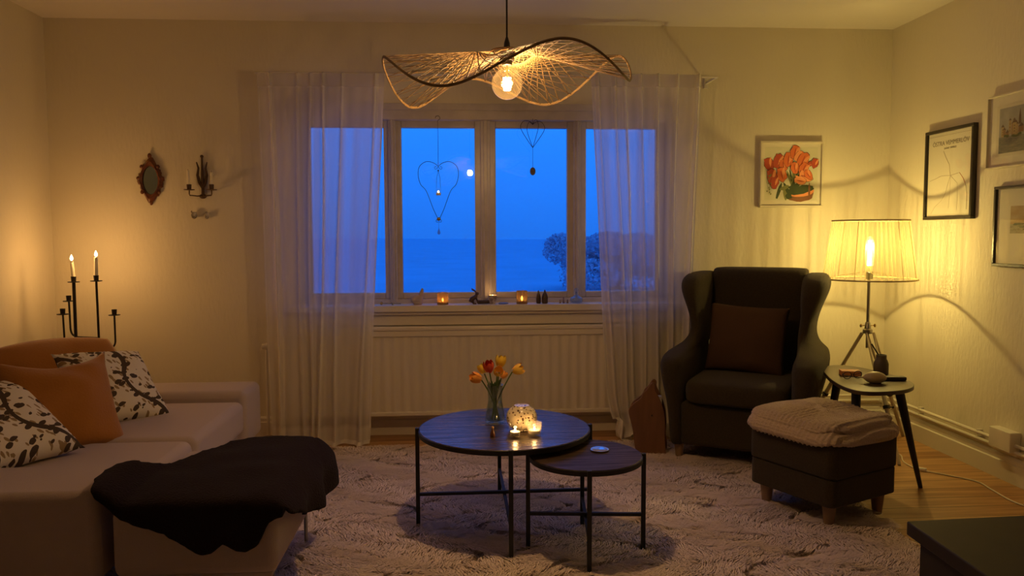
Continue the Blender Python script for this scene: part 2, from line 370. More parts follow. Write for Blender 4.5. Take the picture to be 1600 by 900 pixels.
# ================================================================== CURTAINS
M_curt = sheer('sheer_linen', (.86, .82, .77), .42, .25, stripe=True); M_tapec = sheer('heading_tape_linen', (.86, .82, .77), .6, .3)
def curtain(name, label, x0, x1, xb0, xb1, ridges, ztop, puddle, seed):
    rnd = random.Random(seed)
    W_ = lambda u_, v_: (x0*(1-v_)+xb0*v_)*(1-u_)+(x1*(1-v_)+xb1*v_)*u_
    ph = [rnd.uniform(0, 6) for _ in range(8)]
    yb = D-.215
    def fn(u_, v_):
        # v_: 0 top -> 1 floor
        g = 0
        for k, rg in enumerate(ridges):
            c = rg + .018*math.sin(ph[k % 8]+v_*2.2)*min(1, v_*3)
            wd = .013+.015*v_
            g -= (.050-.012*math.sin(ph[k % 8]*3))*math.exp(-((u_-c)/wd)**2)
        s_ = .010*math.sin(u_*17+ph[0]+v_*.8)+.005*math.sin(u_*29+ph[1]-v_*.5)
        s_ += .0012*math.sin(u_*60+ph[2]+v_*1.5)
        amp = .35+.9*min(1, v_*1.4)
        y = yb+g*(.55+.6*v_)+s_*amp
        z = ztop*(1-v_)+.004
        x = W_(u_, v_)+.006*math.sin(v_*7+u_*20)*v_
        if puddle:
            q = max(0, (.30-z)/.30)
            x -= 0 
            if u_ < .45: x += (.05*q**1.5)*(1-u_/.45)
            if z < .13:
                k_ = (.13-z)/.13; w_ = 1 if u_ < .5 else max(.2, 1-(u_-.5)*3)
                y -= (.17*k_*w_+.025*math.sin(u_*33+1)*k_)*(.7+.3*math.sin(k_*5))
                x += .035*math.sin(k_*7+u_*9)*k_*w_
                z = .014+max(0, .11*(1-k_)+.055*math.sin(u_*19+k_*4)*math.sin(PI*min(1, k_*1.1)))*(.5+.5*w_)
        elif z < .03:
            y -= (.03-z)*1.5; z = max(z, .012)
        return (x, y, z)
    def layers(u_, v_):
        g = 0
        for k, rg in enumerate(ridges):
            c = rg + .018*math.sin(ph[k % 8]+v_*2.2)*min(1, v_*3)
            g = max(g, math.exp(-((u_-c)/(.011+.006*v_))**4)*(.55+.45*math.sin(ph[k % 8]*5)**2))
        hem = .25 if v_ < .03 or v_ > .955 or u_ < .012 or u_ > .988 else 0
        soft = .06*math.sin(u_*60+ph[2]+v_*1.5)+.05*math.sin(u_*37+ph[5])
        return min(.97, .60+.33*g+hem+soft*(1-g))
    b = MB().grid(fn, 260, 90)
    t = thing(name, label, 'curtain', ((x0+x1)/2, yb, 0), group='sheer curtains at the window')
    o = b.build('curtain_panel', M_curt, t, loc=(-(x0+x1)/2, -yb, 0), smooth=True, fixn=False)
    at = o.data.attributes.new('pleat', 'FLOAT', 'POINT'); at.data.foreach_set('value', [layers(i/260, j/90) for j in range(91) for i in range(261)])
    # sewn heading tape at the top
    b = MB().grid(lambda u_, v_: (lambda p: (p[0], p[1]-.003, p[2]))(fn(u_, v_*.035)), 260, 3)
    b.build('heading_tape', M_tapec, t, loc=(-(x0+x1)/2, -yb, 0), smooth=True)
    return t
curtain('curtain', 'sheer white curtain left of the window beside the sofa', -1.115, -.415, -1.085, -.535, [.10, .32, .42, .52, .67, .93], 2.092, False, 1)
curtain('curtain', 'sheer white curtain right of the window behind the wing armchair, bunched on the floor', .745, 1.385, .86, 1.32, [.06, .21, .30, .45, .60, .78, .97], 2.105, True, 2)
t = thing('curtain_rod', 'thin white curtain rod above the window', 'curtain rod', (.18, D-.2, 2.10))
MB().tube([(-1.31, 0, 0), (1.31, 0, 0)], .006, 8).build('rod', M_trim, t, smooth=True)
for x in (-1.30, 0, 1.30): MB().box(x-.006, x+.006, .0, .192, -.006, .006).box(x-.012, x+.012, .19, .20, -.03, .03).build('bracket', M_trim, t)

# ================================================================== RUG
def rug():
    x0, x1, y0_, y1 = -1.75, 1.72, 1.25, 4.28
    t = thing('shag_rug', 'large off-white long-pile shag rug under the coffee tables', 'rug', ((x0+x1)/2, (y0_+y1)/2, 0))
    cx, cy_ = (x0+x1)/2, (y0_+y1)/2
    MB().box(x0-cx, x1-cx, y0_-cy_, y1-cy_, .001, .010).build('backing', mat('rug_backing', (.50, .43, .37), .95), t)
    rng = np.random.default_rng(5); N = 300000
    X = rng.uniform(x0, x1, N); 
    # more tufts near the camera side where they show large
    Yy = y0_+(y1-y0_)*rng.uniform(0, 1, N)
    # clumping field: long shallow waves across the rug
    def fld(x, y):
        wx = .16*np.sin(x*2.3+1)+.16*np.sin(x*6.1+y*3)+.16*np.sin(x*14+y*9)+.10*np.sin(x*31-y*12)
        rowA = np.sin(y*36+wx*6+.8*np.sin(y*5)); rowB = np.sin(y*83+wx*9+x*2)
        brk = np.sin(x*12.3+y*7+2*np.sin(y*11))+.8*np.sin(x*23-y*19)
        return 1-np.clip((rowA-.80)*5, 0, 1)*np.clip(brk-.1, 0, 1)*1.0-np.clip((rowB-.8)*4, 0, 1)*np.clip(-brk-.3, 0, 1)*.8
    fz = fld(X, Yy)
    sg = np.where(np.sin(X*9.7+Yy*5.2+2.5*np.sin(Yy*13)) > 0, 1, -1)
    ang = sg*(1.15+.45*np.sin(X*8+Yy*11))+.35*np.sin(X*23+Yy*31)+rng.normal(0, .22, N)
    dx = np.sin(ang); dy = -np.cos(ang)
    Ln = rng.uniform(.026, .055, N); hz = .004+.020*np.clip(fz, 0, 1)*rng.uniform(.85, 1.05, N)
    w = rng.uniform(.0012, .0022, N)
    px = -dy; py = dx; nl = np.sqrt(px*px+py*py); px /= nl; py /= nl
    z0 = .009*np.ones(N)
    P = np.zeros((N, 6, 3))
    for k, (s_, h_, wd) in enumerate(((0, 0, 1.0), (.45, 1.0, .9), (1.0, .75, .25))):
        bx = X+dx*Ln*s_-cx; by = Yy+dy*Ln*s_-cy_; bz = z0+hz*h_
        P[:, 2*k, 0] = bx-px*w*wd; P[:, 2*k, 1] = by-py*w*wd; P[:, 2*k, 2] = bz
        P[:, 2*k+1, 0] = bx+px*w*wd; P[:, 2*k+1, 1] = by+py*w*wd; P[:, 2*k+1, 2] = bz
    me = bpy.data.meshes.new('pile')
    me.vertices.add(N*6); me.vertices.foreach_set('co', P.reshape(-1))
    base = (np.arange(N)*6)[:, None]
    q = np.concatenate([base+np.array([0, 1, 3, 2]), base+np.array([2, 3, 5, 4])], axis=1).reshape(-1)
    me.loops.add(N*8); me.loops.foreach_set('vertex_index', q.astype(np.int32))
    me.polygons.add(N*2); me.polygons.foreach_set('loop_start', (np.arange(N*2)*4).astype(np.int32))
    me.polygons.foreach_set('use_smooth', [True]*(N*2))
    me.update(calc_edges=True); me.validate()
    me.materials.append(mat('rug_wool', (.93, .80, .78), .95, var=.08, vscale=5, vst=(1, 3.2, 1), spec=.1))
    o = bpy.data.objects.new('pile', me); C.objects.link(o); o.parent = t; o['kind'] = 'stuff'
rug()

# ================================================================== SOFA
SX, SY = -2.32, 2.32
def cushion_block(name, x0, x1, y0_, y1, z0, z1, parent, m_, bev=.035, seg=5, puff=.0):
    cx, cy_, cz = (x0+x1)/2, (y0_+y1)/2, z0
    b = MB(); nx, ny = 14, 12
    # box with a slightly domed top
    b.box(x0-cx, x1-cx, y0_-cy_, y1-cy_, 0, z1-z0)
    o = b.build(name, m_, parent, loc=(cx-parent.location.x, cy_-parent.location.y, cz-parent.location.z), bevel=bev, bseg=seg, angle=60)
    return o
t = thing('sofa', 'beige fabric sofa with low wide arms along the left wall', 'sofa', (-1.70, 3.2, 0))
cushion_block('base', -2.28, -1.10, 2.36, 4.08, .15, .235, t, M_sofa, .02)
cushion_block('seat_cushion', -2.12, -1.065, 2.63, 3.10, .237, .392, t, M_sofa, .035)
cushion_block('seat_cushion', -2.12, -1.06, 3.106, 3.80, .237, .395, t, M_sofa, .035)
cushion_block('armrest', -2.30, -1.085, 2.32, 2.625, .16, .44, t, M_sofa, .028)
cushion_block('armrest', -2.30, -1.055, 3.81, 4.10, .16, .44, t, M_sofa, .035)
cushion_block('backrest', -2.33, -2.09, 2.63, 3.80, .24, .60, t, M_sofa, .05)
b = MB()
for x, y in ((-2.2, 2.45), (-1.15, 2.45), (-2.2, 4.0), (-1.12, 4.0)):
    MB().tube([(x, y, .155), (x, y, .0)], .008, 10).build('leg', M_steel, t, loc=(1.70, -3.2, 0), smooth=True)
t = thing('footstool', 'square beige fabric footstool pushed against the sofa, half covered by a dark throw', 'footstool', (-.80, 2.64, 0))
cushion_block('base', -1.03, -.585, 2.345, 2.965, .155, .172, t, M_sofa, .004)
cushion_block('seat_cushion', -1.05, -.565, 2.32, 2.985, .1725, .382, t, M_sofa, .028)
for x, y in ((-1.0, 2.40), (-.61, 2.40), (-1.0, 2.93), (-.60, 2.93)):
    MB().tube([(x, y, .17), (x, y, .012)], .007, 10).build('leg', M_steel, t, loc=(.80, -2.64, 0), smooth=True)

# ---- pillows
def pillow_mb(w, h, th, seed=0, pinch=.09, n=34, wr=.006, sag=0):
    rnd = random.Random(seed); off = Vector((rnd.uniform(0, 50),)*3)
    b = MB()
    for side in (1, -1):
        def fn(u_, v_):
            x = 2*u_-1; z = 2*v_-1
            ex = 1-pinch*(1-abs(z)**2.2)*abs(x)**6; ez = 1-pinch*(1-abs(x)**2.2)*abs(z)**6
            d_ = (max(0, 1-abs(x)**2.6)*max(0, 1-abs(z)**2.6))**.48
            p = Vector((x*ex*w/2, side*d_*th/2, z*ez*h/2))
            p.y += side*wr*d_**.5*noise.noise(p*9+off)*2
            p += Vector((0, sag*.35*(1-z)*.5*abs(x)**2, 0))
            p.z += -.9*h*sag*max(0, z)**1.5*(1-abs(x)**1.6)
            return p
        b.grid(fn, n, n)
    return b
def weld(o):
    bm = bmesh.new(); bm.from_mesh(o.data); bmesh.ops.remove_doubles(bm, verts=bm.verts, dist=1e-5)
    bmesh.ops.recalc_face_normals(bm, faces=bm.faces); bm.to_mesh(o.data); bm.free()
def pattern_mat():
    M = mat('leaf_print_linen', (.78, .72, .62), .9, bump=.2, bscale=200, spec=.1)
    n = M.node_tree.nodes; L = M.node_tree.links; b = n['Principled BSDF']
    t = n.new('ShaderNodeTexCoord'); mp = n.new('ShaderNodeMapping'); mp.inputs['Rotation'].default_value = (0, .5, 0); L.new(t.outputs['Object'], mp.inputs[0])
    def vor(scale, th, st_, feat='F1', rnd=1.0):
        m2 = n.new('ShaderNodeMapping'); m2.inputs['Scale'].default_value = st_; L.new(mp.outputs[0], m2.inputs[0])
        no = n.new('ShaderNodeTexNoise'); no.inputs['Scale'].default_value = 14; L.new(m2.outputs[0], no.inputs[0])
        ad = n.new('ShaderNodeVectorMath'); ad.operation = 'MULTIPLY_ADD'; ad.inputs[1].default_value = (.035, .035, .035); L.new(no.outputs['Color'], ad.inputs[0]); L.new(m2.outputs[0], ad.inputs[2])
        v_ = n.new('ShaderNodeTexVoronoi'); v_.feature = feat; v_.inputs['Scale'].default_value = scale; v_.inputs['Randomness'].default_value = rnd; L.new(ad.outputs[0], v_.inputs['Vector'])
        lt = n.new('ShaderNodeMath'); lt.operation = 'LESS_THAN'; lt.inputs[1].default_value = th; L.new(v_.outputs['Distance'], lt.inputs[0]); return lt
    leaf = vor(19, .37, (1.0, .30, 1.9)); leaf2 = vor(27, .35, (1.9, .3, 1.0))
    wv = n.new('ShaderNodeTexWave'); wv.inputs['Scale'].default_value = 1.6; wv.inputs['Distortion'].default_value = 11; wv.inputs['Detail'].default_value = 1.2; wv.inputs['Detail Scale'].default_value = 1.1; L.new(mp.outputs[0], wv.inputs[0])
    stem = n.new('ShaderNodeMath'); stem.operation = 'GREATER_THAN'; stem.inputs[1].default_value = .978; L.new(wv.outputs['Fac'], stem.inputs[0])
    m1 = n.new('ShaderNodeMath'); m1.operation = 'MAXIMUM'; L.new(leaf.outputs[0], m1.inputs[0]); L.new(stem.outputs[0], m1.inputs[1])
    mx = n.new('ShaderNodeMix'); mx.data_type = 'RGBA'; mx.inputs['A'].default_value = (.78, .72, .62, 1); mx.inputs['B'].default_value = (.34, .24, .13, 1); L.new(leaf2.outputs[0], mx.inputs['Factor'])
    my = n.new('ShaderNodeMix'); my.data_type = 'RGBA'; my.inputs['B'].default_value = (.085, .060, .045, 1); L.new(mx.outputs['Result'], my.inputs['A']); L.new(m1.outputs[0], my.inputs['Factor'])
    L.new(my.outputs['Result'], b.inputs['Base Color']); return M
M_pat = pattern_mat()
def pillow(label, c, w, h, th, m_, lean, yaw, roll, seed, group=None, **k):
    b = pillow_mb(w, h, th, seed, **k)
    o = b.build('cushion', m_, smooth=True, fixn=False); weld(o); o.data.polygons.foreach_set('use_smooth', [True]*len(o.data.polygons))
    # local y = normal ; yaw turns the normal round z
    o.matrix_world = Matrix.Translation(c) @ Matrix.Rotation(yaw, 4, 'Z') @ Matrix.Rotation(lean, 4, 'X') @ Matrix.Rotation(roll, 4, 'Y')
    return tag(o, label, 'cushion', group)
PILLOWS = [
    ('plain orange velvet cushion at the back of the sofa, only its curved top showing', (-1.86, 3.68, .535), .50, .36, .17, M_orange, -.50, .80, .0, 11, dict(pinch=-.16)),
    ('white cushion with brown leaf print standing beyond the orange ones on the sofa', (-1.555, 3.52, .530), .40, .41, .14, M_pat, -.82, 1.02, .14, 12, {}),
    ('orange velvet cushion with a dented top in front of the other cushions', (-1.575, 3.12, .545), .43, .44, .18, M_orange, -.66, .82, .04, 13, dict(sag=.17, wr=.012)),
    ('white cushion with brown leaf print nearest the camera by the near sofa arm', (-1.665, 2.83, .530), .42, .44, .14, M_pat, -1.02, 1.12, .02, 14, {}),
]
for L_, c, w, h, th, m_, le, ya, ro, sd, k in PILLOWS: pillow(L_, c, w, h, th, m_, le, ya, ro, sd, group='cushions on the sofa', **k)

# ---- dark throw draped over the footstool (unfolded outline: x, s ; s<front = hanging down the front)
def throw():
    zt, yf, xr, = .392, 2.308, -.552
    outline = [(-1.105, 2.50), (-1.06, 2.56), (-1.00, 2.66), (-.94, 2.82), (-.88, 2.95), (-.80, 3.00), (-.68, 2.995), (-.57, 2.98), (-.46, 2.99), (-.40, 2.95), (-.382, 2.80), (-.41, 2.62), (-.45, 2.46), (-.50, 2.34),
               (-.535, 2.275), (-.575, 2.255), (-.605, 2.19), (-.635, 2.172), (-.67, 2.168), (-.715, 2.19), (-.745, 2.165), (-.775, 2.165), (-.81, 2.19), (-.87, 2.215), (-.93, 2.245), (-1.00, 2.272), (-1.075, 2.292), (-1.11, 2.36), (-1.115, 2.44)]
    bm = bmesh.new(); vs = [bm.verts.new((x, y, 0)) for x, y in outline]; bm.faces.new(vs)
    bmesh.ops.triangulate(bm, faces=bm.faces)
    # cut into a fine lattice
    for a in np.arange(-1.26, -.34, .02):
        g = bm.verts[:]+bm.edges[:]+bm.faces[:]; bmesh.ops.bisect_plane(bm, geom=g, plane_co=(a, 0, 0), plane_no=(1, 0, 0))
    for a in np.arange(2.0, 3.06, .02):
        g = bm.verts[:]+bm.edges[:]+bm.faces[:]; bmesh.ops.bisect_plane(bm, geom=g, plane_co=(0, a, 0), plane_no=(0, 1, 0))
    for v_ in bm.verts:
        x, y = v_.co.x, v_.co.y
        n_ = (noise.noise(Vector((x*5, y*5, 3)))*.5+.5)*.75; n2 = noise.noise(Vector((x*11, y*8, 7)))
        X_, Y_, Z_ = x, y, zt+.012+.028*n_+.006*n2
        # lifted over the sofa arm on the left
        lf_ = min(1, max(0, (-1.0-x)/.07)); Z_ += .045*lf_
        rf_ = .03
        ey = yf-y; ex = x-xr
        if ey > -rf_:
            q = min(1, (ey+rf_)/(2*rf_)); ey2 = max(0, ey)
            Y_ = yf-.016-.022*n_*q-.012*math.sin(x*38)*min(1, ey2*9)
            Z_ = zt+.012+.02*n_*(1-q)-ey2
            Z_ += .045*lf_
        if ex > -rf_ and ex > -1:
            q = min(1, max(0, (ex+rf_)/(2*rf_))); ex2 = max(0, ex)
            X_ = min(X_, xr+.012+.03*q+.018*n_+.02*math.sin(y*22)*min(1, ex2*9))
            Z_ = min(Z_, zt+.014+.02*n_*(1-q)-ex2*1.0) if ey <= 0 else Z_-ex2*.35
        v_.co = (X_, Y_, Z_)
    me = bpy.data.meshes.new('throw_blanket'); bmesh.ops.recalc_face_normals(bm, faces=bm.faces); bm.to_mesh(me); bm.free()
    me.polygons.foreach_set('use_smooth', [True]*len(me.polygons)); me.materials.append(M_throw)
    o = bpy.data.objects.new('throw_blanket', me); C.objects.link(o)
    s_ = o.modifiers.new('solid', 'SOLIDIFY'); s_.thickness = .012; s_.offset = 1
    s_ = o.modifiers.new('smooth', 'SUBSURF'); s_.levels = 1; s_.render_levels = 1
    tag(o, 'dark brown woollen throw spread over the beige footstool and sofa arm end', 'blanket')
throw()

# ================================================================== CANDELABRA
def candle_cup(b, x, y, z):
    b.lathe([(.010, -.012), (.029, -.010), (.030, -.006), (.012, -.006), (.012, 0), (.0135, .022), (.0115, .022), (.0105, .004)], (x, y, z), 20)
def flame(name, parent, p, h=.022, m_=None):
    b = MB().lathe([(.0005, 0), (h*.16, h*.12), (h*.24, h*.32), (h*.20, h*.55), (h*.10, h*.8), (.0004, h)], p, 14)
    return b.build(name, m_ or M_flame, parent, smooth=True)
def dinner_candle(label, p, h, lit=True, lean=(0, 0), r_=.0098, group=None):
    t = thing('candle', label, 'candle', p, group=group)
    b = MB().tube([(0, 0, 0), (lean[0]*.5, lean[1]*.5, h*.5), (lean[0], lean[1], h)], [r_, r_*.97, r_*.9], 16)
    b.build('wax', M_candle, t, smooth=True)
    MB().tube([(lean[0], lean[1], h), (lean[0]+.001, lean[1], h+.008)], .0009, 6).build('wick', M_socket, t)
    if lit:
        flame('flame', t, (lean[0], lean[1], h+.004), .034)
        light('candle_light', t, (lean[0], lean[1], h+.022), CANDLE_W, FIRE_C, .012)
    return t
cxx, cyy = -2.02, 4.30
t = thing('candelabra', 'tall black iron floor candelabra with five cups in the corner behind the sofa', 'candelabra', (cxx, cyy, 0))
MB().tube([(-.065, 0, .0), (-.062, 0, .96)], .0085, 10).build('pole', M_iron, t, smooth=True)
MB().tube([(.060, 0, .0), (.056, 0, .965)], .006, 10).build('pole', M_iron, t, smooth=True)
def arc(p0, corner, p1, rr, n=8):
    p0, c, p1 = Vector(p0), Vector(corner), Vector(p1); a = c+(p0-c).normalized()*rr; b_ = c+(p1-c).normalized()*rr
    return [p0]+[(a*(1-t_)**2+c*2*t_*(1-t_)+b_*t_**2) for t_ in [k/n for k in range(n+1)]]+[p1]
MB().tube(arc((.06, 0, .59), (.148, -.01, .592), (.148, -.01, .78), .045), .005, 8).build('arm', M_iron, t, smooth=True)
MB().tube(arc((-.064, 0, .60), (-.112, -.02, .60), (-.116, -.02, .80), .035), .005, 8).build('arm', M_iron, t, smooth=True)
MB().tube(arc((.058, 0, .648), (-.118, .06, .65), (-.116, .05, .86), .05), .005, 8).build('arm', M_iron, t, smooth=True)
for p in ((-.062, 0, .962), (.056, 0, .967), (.148, -.01, .782), (-.116, -.02, .79), (-.116, .05, .855)):
    b = MB(); candle_cup(b, *p); b.build('candle_cup', M_iron, t, smooth=True)
b = MB()
for a in (.5, 2.1, 3.7, 5.3): b.tube([(0, 0, .03), (.15*math.cos(a), .15*math.sin(a), .02), (.19*math.cos(a), .19*math.sin(a), .003)], .006, 8)
b.tube([(-.065, 0, .03), (.06, 0, .03)], .006, 8)
b.build('foot', M_iron, t, smooth=True)
dinner_candle('lit cream taper candle on the left pole of the candelabra', (cxx-.062, cyy, .972), .092, True, (-.006, 0), group='candles on the candelabra')
dinner_candle('lit cream taper candle on the right pole of the candelabra', (cxx+.056, cyy, .977), .108, True, (.004, 0), group='candles on the candelabra')

# ================================================================== WALL DECORATION, BACK WALL LEFT
t = thing('wall_mirror', 'small lozenge mirror in a carved reddish brown frame on the back wall', 'mirror', (-1.783, D, 1.52))
def loz(a, b_, n=60, wob=0, ex=1.25):
    q = []
    for k in range(n):
        th = 2*PI*k/n; c_, s_ = math.cos(th), math.sin(th)
        rr = (abs(c_)**ex/a**ex+abs(s_)**ex/b_**ex)**(-1/ex)
        rr *= 1+wob*math.sin(th*10)+wob*.6*math.sin(th*22+1)
        q.append((rr*c_, rr*s_))
    return q
M_mfr = mat('carved_redwood', (.17, .050, .022), .3, var=.4, vscale=40)
o1, o2, o3 = loz(.073, .135, wob=.05), loz(.058, .108, wob=.03, ex=1.4), loz(.044, .082, ex=1.9)
b = MB(); b.rings([[Vector((x, -.002, z)) for x, z in o1], [Vector((x, -.016, z)) for x, z in o1], [Vector((x, -.030, z)) for x, z in o2], [Vector((x, -.022, z)) for x, z in o3], [Vector((x, -.006, z)) for x, z in o3]], caps=False)
b.ell((0, -.016, .140), .012, .010, .016, 10, 6); b.ell((.0, -.014, -.128), .010, .010, .016, 10, 6)
for sx in (-1, 1): b.ell((sx*.066, -.016, .012), .014, .010, .012, 10, 6); b.ell((sx*.045, -.018, .078), .012, .01, .012, 10, 6); b.ell((sx*.048, -.018, -.068), .010, .01, .012, 10, 6)
b.build('frame', M_mfr, t, smooth=True)
b = MB(); b.add([Vector((x, -.012, z)) for x, z in o3], [tuple(range(len(o3)))]); b.build('mirror_glass', mat('old_mirror', (.30, .36, .31), .12, 1), t)

M_rust = mat('rusty_brown_iron', (.09, .045, .022), .5, .3, bump=.2)
t = thing('wall_sconce', 'brown iron wall sconce with leafy back and two cups', 'candle sconce', (-1.49, D, 1.42))
b = MB()
b.tube([(0, -.012, 0), (0, -.014, .235)], [.010, .005], 8); b.ell((0, -.014, .238), .010, .007, .009, 10, 6)
b.build('stem', M_rust, t, smooth=True)
for s_ in (-1, 1):
    MB().tube([(0, -.014, .05), (s_*.018, -.015, .09), (s_*.026, -.016, .13), (s_*.020, -.016, .17), (s_*.030, -.018, .205)], [.006, .009, .008, .006, .003], 8).build('leaf', M_rust, t, smooth=True)
    MB().tube([(0, -.015, .012), (s_*.02, -.045, .008), (s_*.061, -.055, .012), (s_*.063, -.055, .02), (s_*.063, -.055, .045)], .0035, 8).build('arm', M_rust, t, smooth=True)
    b = MB(); candle_cup(b, s_*.063, -.055, .052); b.build('candle_cup', M_rust, t, smooth=True)
MB().ell((0, -.013, .008), .022, .012, .014, 12, 6).build('boss', M_rust, t, smooth=True)
dinner_candle('unlit white candle in the left cup of the wall sconce', (-1.553, D-.055, 1.478), .095, False, (-.004, 0), .008, group='candles on the wall sconce')
dinner_candle('unlit white candle in the right cup of the wall sconce', (-1.427, D-.055, 1.478), .085, False, (.002, 0), .0075, group='candles on the wall sconce')
M_porc = mat('glazed_porcelain', (.62, .58, .52), .15, col2=(.10, .07, .05), vscale=30)
for k, (x, s_) in enumerate(((-1.541, 'with an open top'), (-1.470, 'with a closed rounded top'))):
    b = MB()
    if k == 0:
        b.lathe([(.004, -.020), (.014, -.012), (.017, 0), (.013, .012), (.012, .020), (.009, .020), (.010, .010)], (0, -.02, 0), 16)
        b.tube([(-.012, -.02, .012), (-.016, -.02, .022), (-.012, -.02, .026)], .003, 6)
    else: b.ell((0, -.018, 0), .013, .015, .022, 16, 10)
    o = b.build('porcelain_ornament', M_porc, loc=(x, D-.001, 1.318), smooth=True)
    tag(o, ('left' if k == 0 else 'right')+' one of two tiny glazed ornaments under the wall sconce, '+s_, 'ornament', 'tiny ornaments under the wall sconce')

# ================================================================== PENDANT LAMP
def pendant():
    px, py = .168, 2.75
    R_ = .43; zc = 1.838
    t = thing('pendant_lamp', 'wavy woven bamboo pendant lamp over the coffee table', 'ceiling lamp', (px, py, 0))
    ctr = [(18, .020), (64, -.115), (106, -.010), (143, -.152), (176, -.058), (195, -.045), (241, -.188), (290, -.050), (338, -.125)]
    A_ = [math.radians(a) for a, z in ctr]; Zs = [z for a, z in ctr]; n = len(A_)
    ext_a = [A_[i % n]+2*PI*(i//n) for i in range(-3, n+3)]; ext_z = [Zs[i % n] for i in range(-3, n+3)]
    def zr(th):
        th = th % (2*PI); th = th+2*PI if th < A_[0] else th
        for i in range(1, len(ext_a)-2):
            if ext_a[i] <= th <= ext_a[i+1]:
                x0, x1 = ext_a[i], ext_a[i+1]; s_ = (th-x0)/(x1-x0)
                m0 = (ext_z[i+1]-ext_z[i-1])/(ext_a[i+1]-ext_a[i-1])*(x1-x0); m1 = (ext_z[i+2]-ext_z[i])/(ext_a[i+2]-ext_a[i])*(x1-x0)
                return (2*s_**3-3*s_**2+1)*ext_z[i]+(s_**3-2*s_**2+s_)*m0+(-2*s_**3+3*s_**2)*ext_z[i+1]+(s_**3-s_**2)*m1
        return 0
    def surf(x, y):
        rr = math.hypot(x, y)/R_; th = math.atan2(y, x)
        return zc+zr(th)*rr**1.35-.012*rr*(1-rr)
    rim = [(R_*math.cos(2*PI*k/180), R_*math.sin(2*PI*k/180)) for k in range(180)]
    shade = MB()
    shade.tube([(x, y, surf(x, y)) for x, y in rim], .0034, 8, closed=True)
    shade.tube([(x*1.0, y*1.0, surf(x, y)-.004) for x, y in rim], .0024, 6, closed=True)
    for N, rt, ph0 in ((60, .105, 0), (30, .050, .03)):
        for k in range(N):
            a0 = 2*PI*k/N+ph0; half = math.sqrt(R_*R_-rt*rt); c_, s_ = math.cos(a0), math.sin(a0)
            pts = []
            for q in range(37):
                l_ = half*(2*q/36-1); x = rt*c_-l_*s_; y = rt*s_+l_*c_
                pts.append((x, y, surf(x, y)+.0018*(1 if l_ > 0 else -1)))
            shade.tube(pts, .0020, 5, flat=.5)
    shade.tube([(.055*math.cos(2*PI*k/40), .055*math.sin(2*PI*k/40), zc+.001) for k in range(40)], .004, 6, closed=True)
    shade.tube([(.028*math.cos(2*PI*k/40), .028*math.sin(2*PI*k/40), zc+.001) for k in range(40)], .003, 6, closed=True)
    for a in (0, PI/2, PI, 3*PI/2): shade.tube([(.026*math.cos(a), .026*math.sin(a), zc), (.055*math.cos(a), .055*math.sin(a), zc)], .002, 6)
    sh = shade.build('lamp_shade', M_rattan, t, smooth=True)
    sh['label'] = 'undulating shade of crossed pale bamboo strips'
    MB().tube([(0, 0, zc+.012), (0, 0, ZC)], .0032, 8).lathe([(.045, ZC-.03), (.05, ZC-.001)], n=24).lathe([(.012, zc+.005), (.010, zc+.03), (.004, zc+.05)], n=16).build('cord', M_socket, t, smooth=True)
    MB().lathe([(.024, zc-.032), (.026, zc-.03), (.027, zc-.004), (.024, zc+.006), (.016, zc+.010)], n=24).lathe([(.017, zc-.048), (.019, zc-.046), (.019, zc-.03)], n=24).build('socket', M_socket, t, smooth=True)
    zb = 1.727; rb = .054
    prof = [(.0006, zb-rb)]+[(rb*math.sin(a), zb-rb*math.cos(a)) for a in [k*PI/20 for k in range(1, 18)]]+[(.019, zb+rb+.004), (.016, zb+rb+.022), (.014, zb+rb+.03)]
    bu = MB().lathe(prof, n=36).build('bulb', M_bulb, t, smooth=True)
    fl = MB()
    for k in range(6):
        a = k*PI/3; fl.tube([(.009*math.cos(a), .009*math.sin(a), zb-.022), (.011*math.cos(a), .011*math.sin(a), zb+.022)], .0034, 6)
    fl.build('filament', emis('pendant_filament', (1, .72, .36), 60), bu, smooth=True)
    MB().tube([(0, 0, zb+.022), (0, 0, zb+.07)], .003, 8).build('filament_stem', M_brass, bu)
    light('pendant_light', t, (0, 0, zb), PEND_W, PEND_C, .022)
pendant()

# ================================================================== COFFEE TABLES
def round_table(name, label, c, R_, zt, rot, th=.018, tw=M_twood):
    t = thing(name, label, 'coffee table', (c[0], c[1], 0))
    MB().lathe([(R_-.012, zt-th), (R_-.010, zt-th), (R_-.008, zt-.002), (R_-.010, zt)], n=96).build('tabletop', tw, t, bevel=0, smooth=True, angle=30)
    rim = MB().lathe([(R_-.0085, zt-th-.002), (R_-.005, zt-th-.002), (R_-.005, zt-.003), (R_-.0085, zt-.003)], n=96, caps=False)
    rim.build('metal_band', M_black, t, smooth=True, angle=30)
    for k in range(4):
        a = rot+k*PI/2
        M_ = Matrix.Rotation(a, 4, 'Z')
        MB().box(R_-.008, R_+.008, -.008, .008, .012, zt+.004, M=M_).build('leg', M_black, t, bevel=.0015, bseg=1)
    for k in range(2):
        M_ = Matrix.Rotation(rot+k*PI/2, 4, 'Z')
        MB().box(-R_+.002, R_-.002, -.006, .006, .145-.012*k, .157-.012*k, M=M_).build('stretcher', M_black, t)
        MB().box(-R_+.002, R_-.002, -.006, .006, zt-th-.014, zt-th-.003, M=M_).build('top_rail', M_black, t)
    return t
round_table('coffee_table', 'larger round dark wood coffee table with black metal legs', (.171, 3.085), .352, .42, .01)
round_table('nesting_table', 'smaller round dark wood nesting table tucked under the larger one', (.460, 2.812), .216, .38, -.10, tw=M_twood2)

